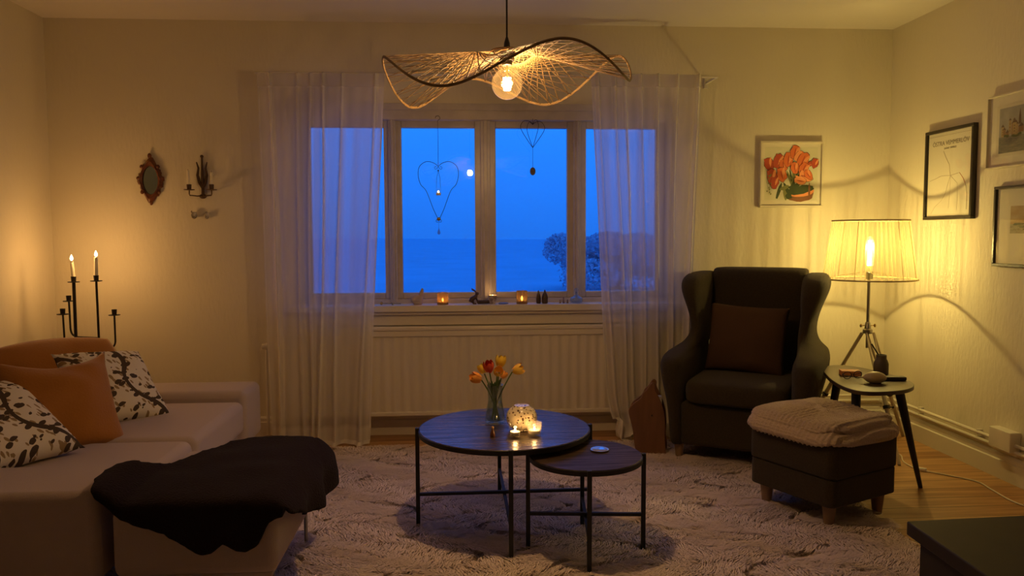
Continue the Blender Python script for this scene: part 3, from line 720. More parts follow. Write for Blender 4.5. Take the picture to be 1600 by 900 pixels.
# ---- vase of tulips
VX, VY, VZ = .137, 3.155, .421
t = thing('glass_vase', 'flared clear glass vase half full of water holding tulips on the large coffee table', 'vase', (VX, VY, VZ))
outp = [(.037, .0), (.042, .004), (.042, .02), (.038, .05), (.030, .088), (.029, .11), (.0335, .16)]
inp = [(.031, .16), (.0265, .11), (.0275, .088), (.035, .05), (.038, .02), (.030, .010), (.002, .010)]
MB().lathe(outp+inp, n=40).build('vessel', M_vase, t, smooth=True)
MB().lathe([(.002, .0105), (.0295, .0105), (.0375, .02), (.0345, .05), (.027, .088), (.002, .0885)], n=40).build('water', glassy('water', (.93, .96, .95), 1.33), t, smooth=True)
M_stem = mat('tulip_stem', (.10, .17, .04), .5)
M_leaf = mat('tulip_leaf', (.075, .15, .045), .5, var=.2)
tul_cols = {'red': ((.55, .02, .02), (.8, .12, .03)), 'yellow': ((.80, .52, .04), (.75, .60, .08)), 'orange': ((.85, .30, .06), (.90, .42, .08)), 'gold': ((.88, .46, .04), (.85, .55, .08))}
tms = {k: mat('tulip_'+k, v_[0], .5, col2=v_[1], vscale=25, vst=(1, 1, .4)) for k, v_ in tul_cols.items()}
TUL = [  # head position relative to the vase, radius, colour, opening direction, label
    ((-.076, -.010, .190), .021, 'orange', (-.75, -.25, .35), 'orange-pink tulip drooping lowest on the left of the vase'),
    ((-.050, .015, .222), .018, 'yellow', (-.35, .1, .9), 'yellow tulip half hidden behind the red tulip'),
    ((-.026, -.022, .236), .021, 'red', (-.15, -.35, .9), 'red tulip, the only red one in the vase'),
    ((.024, .012, .252), .021, 'yellow', (.15, 0, 1), 'pale yellow tulip standing highest in the vase'),
    ((.012, -.022, .215), .018, 'gold', (.15, -.7, .6), 'golden tulip facing forward in the middle of the bunch'),
    ((.036, .010, .196), .014, 'orange', (.5, .1, .6), 'small orange tulip low behind the golden one'),
    ((.092, -.010, .222), .020, 'gold', (.85, -.2, .35), 'golden tulip leaning out to the right of the vase')]
for (hx, hy, hz), rr, cn, dr, lb in TUL:
    t = thing('tulip', lb, 'flower', (VX, VY, VZ+.012), group='tulips in the glass vase')
    dv = Vector(dr).normalized(); H_ = Vector((hx, hy, hz-.012)); base = H_-dv*rr*1.1
    a = random.uniform(0, 6); foot = Vector((-hx*.25+.010*math.cos(a), -hy*.25+.010*math.sin(a), 0))
    mid = Vector((hx*.12, hy*.12, .10))
    pts = [foot*(1-s_)**3+3*(foot*.6+mid*.4)*s_*(1-s_)**2+3*mid*1.0*s_**2*(1-s_)+base*s_**3 for s_ in [k/14 for k in range(15)]]
    pts = [Vector((p.x, p.y, min(p.z, 1))) for p in pts]
    MB().tube(pts, .0028, 8).build('stem', M_stem, t, smooth=True)
    q = dv.to_track_quat('Z', 'Y').to_matrix().to_4x4()
    b = MB()
    for k in range(6):
        ph = k*PI/3+(.1 if k % 2 else 0); rk = rr*(1.0 if k % 2 else .93)
        def pet(u_, v_, ph=ph, rk=rk):
            s_ = v_; w = (math.sin(PI*min(.999, s_*.80+.10))**.75)*.68*(1-.15*s_)
            if s_ > .9: w *= (1-s_)/.1*.8+.2
            aa = ph+(2*u_-1)*w; rad_ = rk*(.28+.82*math.sin(PI*min(1, s_*.62+.12))**.9)*(1 if cn != 'gold' else 1+.12*s_)
            return q @ Vector((rad_*math.cos(aa), rad_*math.sin(aa), -rk*1.0+rk*2.35*s_))+H_
        b.grid(pet, 8, 10)
    b.build('petals', tms[cn], t, smooth=True, fixn=False)
    for kk in (range(2) if hx < .05 else range(1)):
        b = MB(); la = math.atan2(hy, hx)+.8+kk*2.4
        def lf(u_, v_, la=la):
            p = Vector((0, 0, .04))*(1-v_)+Vector((.028*math.cos(la)*v_**1.5, .028*math.sin(la)*v_**1.5, .04+.125*v_))
            w = .010*math.sin(PI*min(1, v_*.9+.08)); return p+Vector((-math.sin(la), math.cos(la), 0))*w*(2*u_-1)
        b.grid(lf, 4, 10).build('leaf', M_leaf, t, smooth=True, fixn=False)

# ---- tealights in glasses
def tealight(parent_label, loc, R_, h, glass_mat, glow=TEA_W, group=None, name='tealight_holder', flare=1.25, fl=.016, cup=True, cat='tealight holder'):
    t = thing(name, parent_label, cat, loc, group=group)
    MB().lathe([(R_*.80, 0), (R_*.84, .003), (R_*flare*.8, h), (R_*flare*.8-.0025, h), (R_*.84-.0035, .007), (.001, .006)], n=32).build('glass_cup', glass_mat, t, smooth=True)
    c_ = MB().lathe([(.001, .0065), (R_*.70, .0065), (R_*.72, .008), (R_*.72, .021), (R_*.68, .021), (R_*.67, .0185), (.001, .0185)], n=24).build('tealight', M_candle, t, smooth=True)
    flame('flame', t, (0, 0, .020), fl, M_tflame)
    light('tealight_light', t, (0, 0, .032), glow, FIRE_C, .006)
    return t
tealight('lit tealight in a clear glass, the left one in front of the speckled globe', (.204, 2.925, .421), .026, .055, M_glass, group='tealights on the coffee table')
tealight('lit tealight in a thicker frosted glass, the right one in front of the speckled globe', (.280, 2.945, .421), .030, .050, glassy('frosted_glass', (.95, .95, .95), 1.5, .1, .18, (.9, .85, .8)), group='tealights on the coffee table')

# ---- speckled globe lantern
def speck_mat():
    M = mat('speckled_glaze', (.80, .70, .52), .25, bump=.1, bscale=20)
    n = M.node_tree.nodes; L = M.node_tree.links; b = n['Principled BSDF']
    t = n.new('ShaderNodeTexCoord'); v_ = n.new('ShaderNodeTexVoronoi'); v_.inputs['Scale'].default_value = 90; L.new(t.outputs['Object'], v_.inputs['Vector'])
    lt = n.new('ShaderNodeMath'); lt.operation = 'LESS_THAN'; lt.inputs[1].default_value = .30; L.new(v_.outputs['Distance'], lt.inputs[0])
    v2 = n.new('ShaderNodeTexVoronoi'); v2.inputs['Scale'].default_value = 40; L.new(t.outputs['Object'], v2.inputs['Vector'])
    l2 = n.new('ShaderNodeMath'); l2.operation = 'LESS_THAN'; l2.inputs[1].default_value = .20; L.new(v2.outputs['Distance'], l2.inputs[0])
    mxm = n.new('ShaderNodeMath'); mxm.operation = 'MAXIMUM'; L.new(lt.outputs[0], mxm.inputs[0]); L.new(l2.outputs[0], mxm.inputs[1])
    mx = n.new('ShaderNodeMix'); mx.data_type = 'RGBA'; mx.inputs['A'].default_value = (.80, .70, .52, 1); mx.inputs['B'].default_value = (.10, .045, .015, 1); L.new(mxm.outputs[0], mx.inputs['Factor'])
    L.new(mx.outputs['Result'], b.inputs['Base Color']); return M
b = MB().lathe([(.030, 0), (.034, .002)]+[(.062*math.sin(a)**.8, .049-.050*math.cos(a)) for a in [PI*k/20 for k in range(3, 18)]]+[(.030, .0985), (.012, .100), (.001, .1005)], n=40)
tag(b.build('speckled_globe', speck_mat(), loc=(.238, 3.035, .421), smooth=True), 'round cream ceramic globe with brown speckles behind the two tealights', 'ornament')

# ---- small wooden figure left of the vase
t = thing('wooden_figurine', 'tiny dark brown cone-shaped figurine left of the vase foot', 'figurine', (.117, 2.935, .421))
M_figw = mat('figurine_wood', (.13, .045, .02), .4)
MB().lathe([(.010, 0), (.011, .002), (.009, .014), (.0045, .028), (.003, .031)], n=16).build('body', M_figw, t, smooth=True)
MB().ell((0, 0, .035), .0052, .0052, .006, 12, 8).build('head', mat('figurine_head', (.55, .30, .14), .4), t, smooth=True)
# coaster on the small table
b = MB().lathe([(.001, 0), (.034, 0), (.036, .003), (.036, .005), (.034, .006), (.029, .0045), (.001, .0045)], n=40)
tag(b.build('coaster', mat('pearl_coaster', (.70, .68, .66), .10, .85), loc=(.520, 2.853, .381), smooth=True, angle=60), 'small round pale shiny coaster on the smaller coffee table', 'coaster')

# ================================================================== WING ARMCHAIR
def armchair():
    th = math.radians(31)
    t = thing('wing_armchair', 'dark grey-brown wing armchair by the right-hand curtain', 'armchair', (1.548, 4.06, 0), -th)
    def superring(x0, x1, y0_, y1, z, n=28, p=3.2, dz=None):
        q = []
        for k in range(n):
            a = 2*PI*k/n; c_, s_ = math.cos(a), math.sin(a)
            x = (x0+x1)/2+(x1-x0)/2*math.copysign(abs(c_)**(2/p), c_); y = (y0_+y1)/2+(y1-y0_)/2*math.copysign(abs(s_)**(2/p), s_)
            q.append(Vector((x, y, z if dz is None else z+dz(x, y))))
        return q
    # side = arm + wing, cross sections from floor level to wing top: z, yfront, yback, outer x, thickness
    lev = [(.095, -.35, .30, .335, .085), (.10, -.365, .31, .345, .095), (.20, -.37, .32, .352, .10), (.32, -.375, .34, .362, .105), (.42, -.385, .36, .392, .135), (.48, -.39, .37, .402, .145),
           (.525, -.385, .38, .408, .155), (.553, -.36, .385, .400, .14), (.568, -.30, .39, .395, .13), (.585, -.20, .395, .365, .105), (.61, -.10, .40, .338, .085), (.65, -.045, .405, .322, .075), (.70, -.035, .41, .322, .07), (.76, -.045, .42, .335, .075),
           (.82, -.060, .43, .358, .105), (.875, -.065, .44, .382, .128), (.92, -.045, .445, .392, .138), (.952, -.01, .45, .388, .132), (.972, .06, .45, .372, .11), (.980, .14, .44, .350, .08)]
    for s_ in (-1, 1):
        b = MB(); rs = []
        for z, yf, yb, ox, tk in lev:
            x0, x1 = sorted((s_*ox, s_*(ox-tk)))
            # wings rake backwards with height
            rk = max(0, z-.5)*.10
            rs.append(superring(x0, x1, yf+rk, yb-.03+rk*.2, z))
        b.rings(rs); b.build('wing_side', M_chair, t, smooth=True, sub=1)
    # back
    b = MB(); rs = []
    for z, yf, yb, hw in ((.20, .20, .31, .25), (.40, .20, .35, .25), (.55, .215, .39, .25), (.75, .25, .435, .255), (.90, .27, .455, .262), (.965, .275, .465, .264), (.995, .30, .465, .262), (1.005, .34, .455, .25)):
        rs.append(superring(-hw, hw, yf, yb-.025, z, 36, 6))
    b.rings(rs); b.build('backrest', M_chair, t, smooth=True, sub=1)
    # upholstered base
    b = MB(); b.box(-.275, .275, -.345, .33, .10, .325); b.build('base', M_chair, t, bevel=.02, bseg=4)
    # seat cushion, slightly crowned
    b = MB(); rs = []
    for k, (z, ins) in enumerate(((.33, .02), (.34, .005), (.37, 0), (.41, 0), (.435, .006), (.448, .022), (.455, .06), (.460, .14))):
        rs.append(superring(-.262+ins, .262-ins, -.385+ins, .215-ins*.5, z-.008, 40, 7))
    b.rings(rs); b.build('seat_cushion', M_chair, t, smooth=True, sub=1)
    for x, y in ((-.29, -.30), (.29, -.30), (-.27, .24), (.27, .24)):
        MB().lathe([(.015, .0115), (.017, .014), (.027, .11)], (x, y, 0), 16).build('leg', M_legwood, t, smooth=True)
    # cushion resting on the seat
    return t, th
ch, chth = armchair()
fw = Vector((-math.sin(chth), -math.cos(chth), 0)); rt = Vector((math.cos(chth), -math.sin(chth), 0))
pc = Vector((1.548, 4.06, 0))-fw*.035-rt*.012+Vector((0, 0, .622))
pillow('square brown linen cushion leaning on the back of the wing armchair', pc, .42, .38, .15, M_brownp, -.28, -chth, .04, 21, pinch=.05)

# ---- wavy wooden rack left of the armchair
t = thing('magazine_rack', 'wavy-edged reddish pine rack standing between curtain and armchair', 'magazine rack', (1.00, 4.02, .0), math.radians(-8))
pts = [(-.055, 0), (-.078, .06), (-.083, .12), (-.095, .19), (-.112, .245), (-.107, .275), (-.075, .305), (-.045, .325), (-.035, .355), (-.012, .375), (.005, .405), (.018, .412), (.030, .400), (.026, .375), (.045, .34), (.066, .29), (.080, .24), (.084, .17), (.080, .12), (.088, .06), (.085, 0), (.02, .008)]
def smooth_poly(p, it=2):
    for _ in range(it):
        q = []
        for i in range(len(p)):
            a, b_ = p[i], p[(i+1) % len(p)]; q += [(a[0]*.75+b_[0]*.25, a[1]*.75+b_[1]*.25), (a[0]*.25+b_[0]*.75, a[1]*.25+b_[1]*.75)]
        p = q
    return p
sp = smooth_poly(pts)
b = MB(); b.prism(sp, 'y', -.009, .009); b.build('front_board', M_pinerack, t, bevel=.002, bseg=1, loc=(0, -.015, .001))
b = MB(); b.prism(sp, 'y', -.009, .009); b.build('back_board', M_pinerack, t, bevel=.002, bseg=1, loc=(.018, .085, .001))
MB().box(-.045, .085, -.005, .075, .03, .045).build('bottom_board', M_pinerack, t)
MB().box(.03, .068, .01, .055, .045, .33).build('papers', mat('paper', (.6, .55, .48), .8), t)
MB().ell((.012, -.025, .235), .004, .003, .006, 8, 6).build('knot', M_socket, t, smooth=True)

# ================================================================== OTTOMAN + BLANKET
oth = math.radians(-30)
OC = Vector((1.555, 3.165, 0))
ex_ = Vector((1.444-1.261, 2.894-3.264, 0)).normalized(); ey_ = Vector((-ex_.y, ex_.x, 0))  # along the left-hand face / along the right-hand face
orz = math.atan2(ex_.y, ex_.x)
t = thing('ottoman', 'dark grey-brown box ottoman with pale wooden legs beside the armchair', 'ottoman', (0, 0, 0), orz)
near = Vector((1.452, 2.885, 0)); OL, OW = .43, .42
OC = near-ex_*OL/2+ey_*OW/2; t.location = OC
def rrect(hx, hy, rad, n=7):
    q = []
    for cx_, cy2, a0 in ((hx-rad, hy-rad, 0), (-hx+rad, hy-rad, PI/2), (-hx+rad, -hy+rad, PI), (hx-rad, -hy+rad, 3*PI/2)):
        for k in range(n+1): a = a0+PI/2*k/n; q.append((cx_+rad*math.cos(a), cy2+rad*math.sin(a)))
    return q
MB().prism(rrect(OL/2, OW/2, .035), 'z', .110, .222).build('body', M_chair, t, bevel=.007, bseg=3, angle=50)
MB().prism(rrect(OL/2+.004, OW/2+.004, .038), 'z', .225, .368).build('lid', M_chair, t, bevel=.008, bseg=3, angle=50)
for x in (-1, 1):
    for y in (-1, 1):
        MB().lathe([(.017, .0), (.019, .003), (.030, .108)], (x*(OL/2-.055), y*(OW/2-.055), .012), 18).build('leg', M_legwood, t, smooth=True)
def knit():
    bm = bmesh.new(); prof = [(.90, .0), (.985, .004), (1.02, .018), (1.03, .034), (1.01, .050), (.965, .062), (.89, .069), (.78, .073), (.62, .075), (.45, .076), (.28, .076), (.12, .076)]
    nn = 260
    for li, (sx, sy, ox, oy, z0, sc, sd) in enumerate(((.475, .475, .0, .0, .371, .70, 2.3), (.445, .430, -.012, -.006, .402, .60, 9.1))):
        rs = []; fine = []
        for i in range(len(prof)-1):
            for k in range(4): fine.append((prof[i][0]*(1-k/4)+prof[i+1][0]*k/4, prof[i][1]*(1-k/4)+prof[i+1][1]*k/4))
        fine.append(prof[-1])
        for q_, z in fine:
            ring = []
            for k in range(nn):
                a = 2*PI*k/nn; c_, s_ = math.cos(a), math.sin(a); p_ = 5
                rr = (abs(c_)**p_+abs(s_)**p_)**(-1/p_)
                wob = 1+.035*noise.noise(Vector((c_*1.6, s_*1.6, sd)))
                x = sx/2*rr*c_*q_*wob+ox; y = sy/2*rr*s_*q_*wob+oy
                # loose folds and a slight droop over the lid edge
                zz = z0+z*sc*(1+.30*noise.noise(Vector((x*5, y*5, sd))))+.010*noise.noise(Vector((x*7, y*4, sd+3)))*min(1, z*30)
                dr = max(0, abs(x)-OL/2+.015)*.55+max(0, abs(y)-OW/2+.015)*.55
                ring.append(bm.verts.new((x, y, zz-dr)))
            rs.append(ring)
        for i in range(len(rs)-1):
            for k in range(nn): bm.faces.new((rs[i][k], rs[i][(k+1) % nn], rs[i+1][(k+1) % nn], rs[i+1][k]))
        bm.faces.new(rs[-1]); bm.faces.new(list(reversed(rs[0])))
    bmesh.ops.recalc_face_normals(bm, faces=bm.faces); bm.normal_update()
    for v_ in bm.verts:
        x, y, z = v_.co
        v_.co += v_.normal*(.0036*math.sin(x*2*PI/.021+.8*math.sin(y*16+x*5))+.0016*math.sin(y*2*PI/.012+z*300))
    me = bpy.data.meshes.new('knitted_blanket'); bm.to_mesh(me); bm.free(); me.materials.append(M_knit)
    me.polygons.foreach_set('use_smooth', [True]*len(me.polygons))
    o = bpy.data.objects.new('knitted_blanket', me); C.objects.link(o); o.location = OC; o.rotation_euler = (0, 0, orz)
    tag(o, 'folded beige chunky knitted blanket lying on top of the ottoman', 'blanket')
knit()

# ================================================================== SIDE TABLE
outl = [(1.775, 3.62), (1.82, 3.75), (1.885, 3.86), (1.955, 3.895), (2.02, 3.865), (2.07, 3.76), (2.098, 3.60), (2.098, 3.45), (2.05, 3.325), (1.965, 3.245), (1.87, 3.21), (1.78, 3.205), (1.725, 3.235), (1.712, 3.33), (1.735, 3.48)]
cxs, cys = 1.92, 3.53
sp = smooth_poly([(x-cxs, y-cys) for x, y in outl], 3)
M_side = mat('side_table_walnut', (.075, .045, .022), .33, var=.3, vscale=5, vst=(1, 6, 1))
t = thing('side_table', 'rounded triangular side table with splayed black legs near the floor lamp', 'side table', (cxs, cys, 0))
MB().prism(sp, 'z', .492, .510).build('tabletop', M_side, t, bevel=.003, bseg=2)
for (tx, ty), (fx, fy) in (((1.99, 3.36), (2.155, 3.433)), ((1.79, 3.36), (1.765, 3.30)), ((1.885, 3.71), (1.85, 3.80))):
    MB().tube([(tx-cxs, ty-cys, .493), (fx*.15+tx*.85-cxs, fy*.15+ty*.85-cys, .42), (fx-cxs, fy-cys, .001)], [.021, .020, .010], 14).build('leg', M_black, t, smooth=True)
# ---- things on the side table
ZT = .5105
M_jug = mat('dark_pottery', (.10, .075, .045), .5)
t = thing('pottery_jar', 'squat dark pottery jar holding a pen at the back of the side table', 'jar', (2.04, 3.60, ZT))
MB().lathe([(.001, .004), (.030, .0), (.034, .004), (.034, .055), (.028, .072), (.024, .078), (.024, .098), (.021, .098), (.021, .07), (.001, .068)], n=32).build('vessel', M_jug, t, smooth=True, angle=50)
o = MB().tube([(.0, 0, .075), (-.045, .01, .15)], .0035, 8).build('pen', M_socket, loc=(2.04, 3.60, ZT), smooth=True)
tag(o, 'thin black pen leaning in the pottery jar on the side table', 'pen')
t = thing('wooden_bowl', 'upturned pale oval wooden scoop in front of the jar on the side table', 'bowl', (1.898, 3.395, ZT))
prof = []
b = MB()
rs = []
for k in range(22):
    s_ = k/21; x = -.075+.125*s_
    w = .0035+.033*math.sin(PI*min(1, max(0, (s_-.18)/.82)))**.62 if s_ > .18 else .0035+.004*s_
    if k == 21: w = .002
    rs.append([Vector((x, w*math.cos(a), .026+w*.78*math.sin(a))) for a in [2*PI*j/20 for j in range(20)]])
b.rings(rs); b.build('body', mat('pale_lime_wood', (.42, .33, .18), .45, var=.2), t, smooth=True, rot=(0, 0, math.radians(-12)))
o = MB().box(-.045, .045, -.030, .030, 0, .024).build('matchbox', [mat('orange_card', (.55, .22, .07), .6)], loc=(1.885, 3.60, ZT), rot=(0, 0, -.25), bevel=.002)
tag(o, 'orange-topped small box behind the glasses on the side table', 'box')
o = MB().box(-.075, .075, -.02, .02, .0, .018).build('remote_control', M_socket, loc=(2.0, 3.46, ZT), rot=(0, 0, -.12), bevel=.005)
tag(o, 'slim black remote control at the right edge of the side table', 'remote control')
t = thing('reading_glasses', 'dark-rimmed folded reading glasses at the left of the side table', 'glasses', (1.845, 3.50, ZT), .2)
for s_ in (-1, 1):
    rg = [(s_*.029+.022*math.cos(a), 0, .020+.017*math.sin(a)) for a in [2*PI*k/24 for k in range(24)]]
    MB().tube(rg, .0018, 6, closed=True).build('rim', M_socket, t, smooth=True)
    MB().tube([(s_*.052, 0, .028), (s_*.045, .018, .020), (-s_*.02, .022+.006*s_, .006)], .0016, 6).build('temple', M_socket, t, smooth=True)
MB().tube([(-.008, 0, .022), (0, 0, .026), (.008, 0, .022)], .0016, 6).build('bridge', M_socket, t, smooth=True)

# ================================================================== FLOOR LAMP
def floor_lamp():
    lx, ly = 2.262, 4.14
    t = thing('floor_lamp', 'tripod floor lamp with pleated translucent shade in the right corner', 'floor lamp', (lx, ly, 0))
    z0, z1, r0, r1 = .945, 1.268, .243, .196
    NP = 56
    def prof(n=NP*8): return n
    n = NP*8; nv = 10; vs = []; vals = []
    rnd = random.Random(4); jit = [rnd.uniform(-.5, .5) for _ in range(NP+1)]; dens = [rnd.uniform(0, 1) for _ in range(NP+1)]
    for j in range(nv+1):
        v_ = j/nv
        for i in range(n):
            a = 2*PI*i/n; k = i/8; ki = int(k); fr_ = k-ki
            w = .5-.5*math.cos(2*PI*fr_)
            rr = r0*(1-v_)+r1*v_+.0022*(w-.5)
            vs.append((rr*math.cos(a), rr*math.sin(a), z0+(z1-z0)*v_)); 
            vals.append(min(.92, .13+.52*(1-w)**1.5*(.2+.8*dens[ki])+.08*dens[ki]))
    fs = [(j*n+i, j*n+(i+1) % n, (j+1)*n+(i+1) % n, (j+1)*n+i) for j in range(nv) for i in range(n)]
    b = MB().add(vs, fs)
    M_sh = sheer('pleated_organza', (.62, .50, .27), .5, .5, stripe=True)
    o = b.build('lamp_shade', M_sh, t, smooth=True, fixn=False)
    at = o.data.attributes.new('pleat', 'FLOAT', 'POINT'); at.data.foreach_set('value', vals)
    M_tape = mat('shade_tape', (.55, .42, .22), .7)
    for zz, rr, nm in ((z0, r0, 'bottom_ring'), (z1, r1, 'top_ring')):
        MB().tube([(rr*math.cos(2*PI*k/72), rr*math.sin(2*PI*k/72), zz) for k in range(72)], .0045, 8, closed=True).build(nm, M_tape, o, smooth=True)
    b = MB()
    for k in range(6):
        a = PI/6+k*PI/3+.25; b.tube([(r0*.995*math.cos(a), r0*.995*math.sin(a), z0), (r1*.995*math.cos(a), r1*.995*math.sin(a), z1)], .0014, 6)
    for a in (0.3, 2.4, 4.5): b.tube([(.018*math.cos(a), .018*math.sin(a), z0+.04), (r0*.99*math.cos(a), r0*.99*math.sin(a), z0)], .0015, 6)
    b.build('wire_frame', M_brass, o)
    MB().tube([(0, 0, .56), (0, 0, z0+.005)], .0085, 12).build('pole', M_steel, t, smooth=True)
    MB().lathe([(.018, z0+.0), (.020, z0+.003), (.020, z0+.036), (.016, z0+.04)], n=20).build('socket', M_socket, t, smooth=True)
    bz = z0+.135
    bu = MB().lathe([(.013, z0+.04), (.014, z0+.06), (.021, z0+.09), (.024, bz), (.022, bz+.065), (.012, bz+.095), (.001, bz+.10)], n=24).build('bulb', glassy('lamp_bulb_glass', (1, .95, .8), 1.3, .05, .05, (1, .85, .5)), t, smooth=True)
    b = MB()
    for k in range(5):
        a = 2*PI*k/5; b.tube([(.009*math.cos(a), .009*math.sin(a), bz-.06), (.006*math.cos(a), .006*math.sin(a), bz+.078)], .0022, 6)
    b.build('filament', emis('lamp_filament', (1, .80, .32), 90), bu, smooth=True)
    light('floor_lamp_light', t, (0, 0, bz+.04), LAMP_W, LAMP_C, .012)
    # tripod
    MB().lathe([(.022, .640), (.026, .642), (.026, .662), (.018, .668), (.014, .70), (.010, .705)], n=20).build('hub', M_steel, t, smooth=True, angle=40)
    b = MB()
    for s_ in (-1, 1): b.tube([(0, 0, .685), (s_*.038, -.002, .685)], .0028, 8); b.ell((s_*.040, -.002, .685), .007, .006, .010, 10, 6)
    b.build('wing_nut', M_brass, t, smooth=True)
    for az, R_ in ((29, .385), (-91, .36), (138, .36)):
        a = math.radians(az); d_ = Vector((math.cos(a), math.sin(a), 0)); p_ = Vector((-math.sin(a), math.cos(a), 0))
        top = Vector((0, 0, .645))+d_*.026; ft = d_*R_+Vector((0, 0, .002)); kn = top.lerp(ft, .46); lo = top.lerp(ft, .30)
        ob = bpy.data.objects.new('leg', None); C.objects.link(ob); ob.parent = t
        rails = MB()
        for s_ in (-1, 1):
            rails.tube([top+p_*s_*.020, kn+p_*s_*.020], .0068, 6)
        rails.tube([kn-p_*.026, kn+p_*.026], .010, 6)
        rails.build('rails', M_tri, ob)
        MB().tube([lo, kn, ft], [.010, .0125, .009], 8).build('lower_leg', M_tri, ob)
        c_ = MB(); cp = kn.lerp(ft, .22); c_.tube([cp-(ft-kn).normalized()*.008, cp+(ft-kn).normalized()*.008], .018, 12); c_.tube([cp, cp+p_*.034], .0035, 8); c_.ell(cp+p_*.036, .005, .008, .008, 8, 6)
        c_.build('clamp', M_socket, ob, smooth=True)
floor_lamp()
# ---- lamp cable with inline switch
def catmull(P_, n=10):
    P_ = [Vector(p) for p in P_]; out_ = []
    for i in range(len(P_)-1):
        p0, p1, p2, p3 = P_[max(0, i-1)], P_[i], P_[i+1], P_[min(len(P_)-1, i+2)]
        for k in range(n):
            s_ = k/n; out_.append(.5*((2*p1)+(-p0+p2)*s_+(2*p0-5*p1+4*p2-p3)*s_*s_+(-p0+3*p1-3*p2+p3)*s_**3))
    out_.append(P_[-1]); return out_
t = thing('lamp_cable', 'white lamp cable with inline switch winding over the floorboards', 'cable', (2.30, 3.70, 0))
cb = [(2.20, 4.02, .004), (2.33, 4.03, .004), (2.36, 3.95, .004), (2.307, 3.83, .004), (2.295, 3.717, .006), (2.318, 3.665, .006), (2.391, 3.593, .004), (2.470, 3.487, .004), (2.46, 3.366, .004), (2.445, 3.22, .004), (2.47, 3.12, .004), (2.56, 2.95, .004), (2.60, 2.7, .004)]
MB().tube([(p-Vector((2.30, 3.70, 0))) for p in catmull(cb)], .0034, 8).build('wire', M_cabl, t, smooth=True)
MB().box(-.030, .030, -.012, .012, 0, .016).build('switch', M_cabl, t, loc=(.008, -.015, .001), rot=(0, 0, -.75), bevel=.005)

# ================================================================== PICTURES
M_wfr = mat('cream_frame', (.72, .66, .52), .4); M_bfr = mat('black_frame', (.025, .018, .012), .35); M_sfr = mat('dark_grey_frame', (.06, .05, .04), .35)
M_paper = mat('picture_paper', (.75, .70, .58), .7); M_mount = mat('picture_mount', (.70, .65, .52), .7)
def framed(name, label, cat, w, h, loc, rz, fm, fw_, fd, paper=M_paper, glass=True):
    # local: x right, y out of the wall = -y , z up ; origin at the bottom centre against the wall
    t = thing(name, label, cat, loc, rz)
    b = MB()
    b.box(-w/2, w/2, -fd, 0, 0, fw_).box(-w/2, w/2, -fd, 0, h-fw_, h).box(-w/2, -w/2+fw_, -fd, 0, fw_, h-fw_).box(w/2-fw_, w/2, -fd, 0, fw_, h-fw_)
    b.build('frame', fm, t, bevel=.002, bseg=2)
    MB().box(-w/2+fw_, w/2-fw_, -fd*.45, -.001, fw_, h-fw_).build('paper', paper, t)
    if glass: MB().box(-w/2+fw_, w/2-fw_, -fd*.75, -fd*.72, fw_, h-fw_).build('glass', M_glass, t)
    return t, -fd*.45
def blob(b, cx, cz, rx, rz_, y, mi, n=14, jag=.12, rot=0, seed=0, pw=1.0):
    rn = random.Random(seed); vs = []
    for k in range(n):
        a = 2*PI*k/n; rr = 1+rn.uniform(-jag, jag); x = rx*rr*math.cos(a); z = rz_*rr*math.sin(a)
        vs.append(Vector((cx+x*math.cos(rot)-z*math.sin(rot), y, cz+x*math.sin(rot)+z*math.cos(rot))))
    b.add(vs, [tuple(range(n))], mi)
# tulip painting on the back wall
w, h = .395, .40
t, yp = framed('tulip_painting', 'square cream-framed painting of orange tulips on the back wall', 'painting', w, h, (2.014, D-.001, 1.357), 0, M_wfr, .013, .028, glass=False)
pm = [mat('paint_orange', (.72, .17, .05), .6), mat('paint_red', (.48, .075, .035), .6), mat('paint_light_orange', (.85, .33, .13), .6), mat('paint_dark_green', (.05, .075, .025), .6), mat('paint_olive', (.22, .23, .08), .6), mat('paint_brown', (.25, .10, .04), .6), mat('paint_dark', (.05, .02, .015), .6), mat('paint_wash', (.68, .66, .50), .6)]
b = MB(); yy = yp-.0004; rn = random.Random(3)
b.add([Vector((x, yy, z)) for x, z in ((-.165, .045), (.165, .045), (.165, .365), (-.165, .365))], [(0, 1, 2, 3)], 7)
def lay():
    global yy
    yy -= .00006
    return yy
def tulip_p(cx, cz, s_, rot, c1, sd):
    blob(b, cx, cz, .030*s_, .043*s_, lay(), 6, 12, .12, rot, sd)
    blob(b, cx, cz, .028*s_, .041*s_, lay(), c1, 12, .10, rot, sd)
    for q in (-1, 1): blob(b, cx+q*.012*s_*math.cos(rot)-.012*s_*math.sin(rot), cz+q*.012*s_*math.sin(rot)+.010*s_*math.cos(rot), .008*s_, .030*s_, lay(), 2 if q > 0 else c1, 9, .15, rot-q*.3, sd+q)
    blob(b, cx, cz-.004, .004*s_, .028*s_, lay(), 1, 8, .2, rot+.1, sd+9)
for k in range(16):
    a = rn.uniform(-.9, .9); blob(b, .01+math.sin(a)*.035, .18+rn.uniform(-.03, .02), .006, .055, lay(), 3 if k % 3 else 4, 9, .1, -a, k)
blob(b, .060, .075, .085, .040, lay(), 5, 20, .06, .08, 1); blob(b, .065, .090, .078, .024, lay(), 2, 18, .06, .12, 2); blob(b, .06, .107, .085, .026, lay(), 3, 18, .10, .18, 3)
for x, z, rx, rz_, ro, c_ in ((-.075, .10, .010, .050, -.3, 3), (-.035, .09, .014, .045, .1, 4), (-.02, .10, .012, .055, .5, 3), (-.04, .12, .03, .012, .4, 4), (.02, .13, .04, .012, .3, 3), (-.015, .07, .018, .02, 0, 3), (.115, .10, .006, .05, .0, 5)):
    blob(b, x, z, rx, rz_, lay(), c_, 12, .12, ro, int(x*1000)+7)
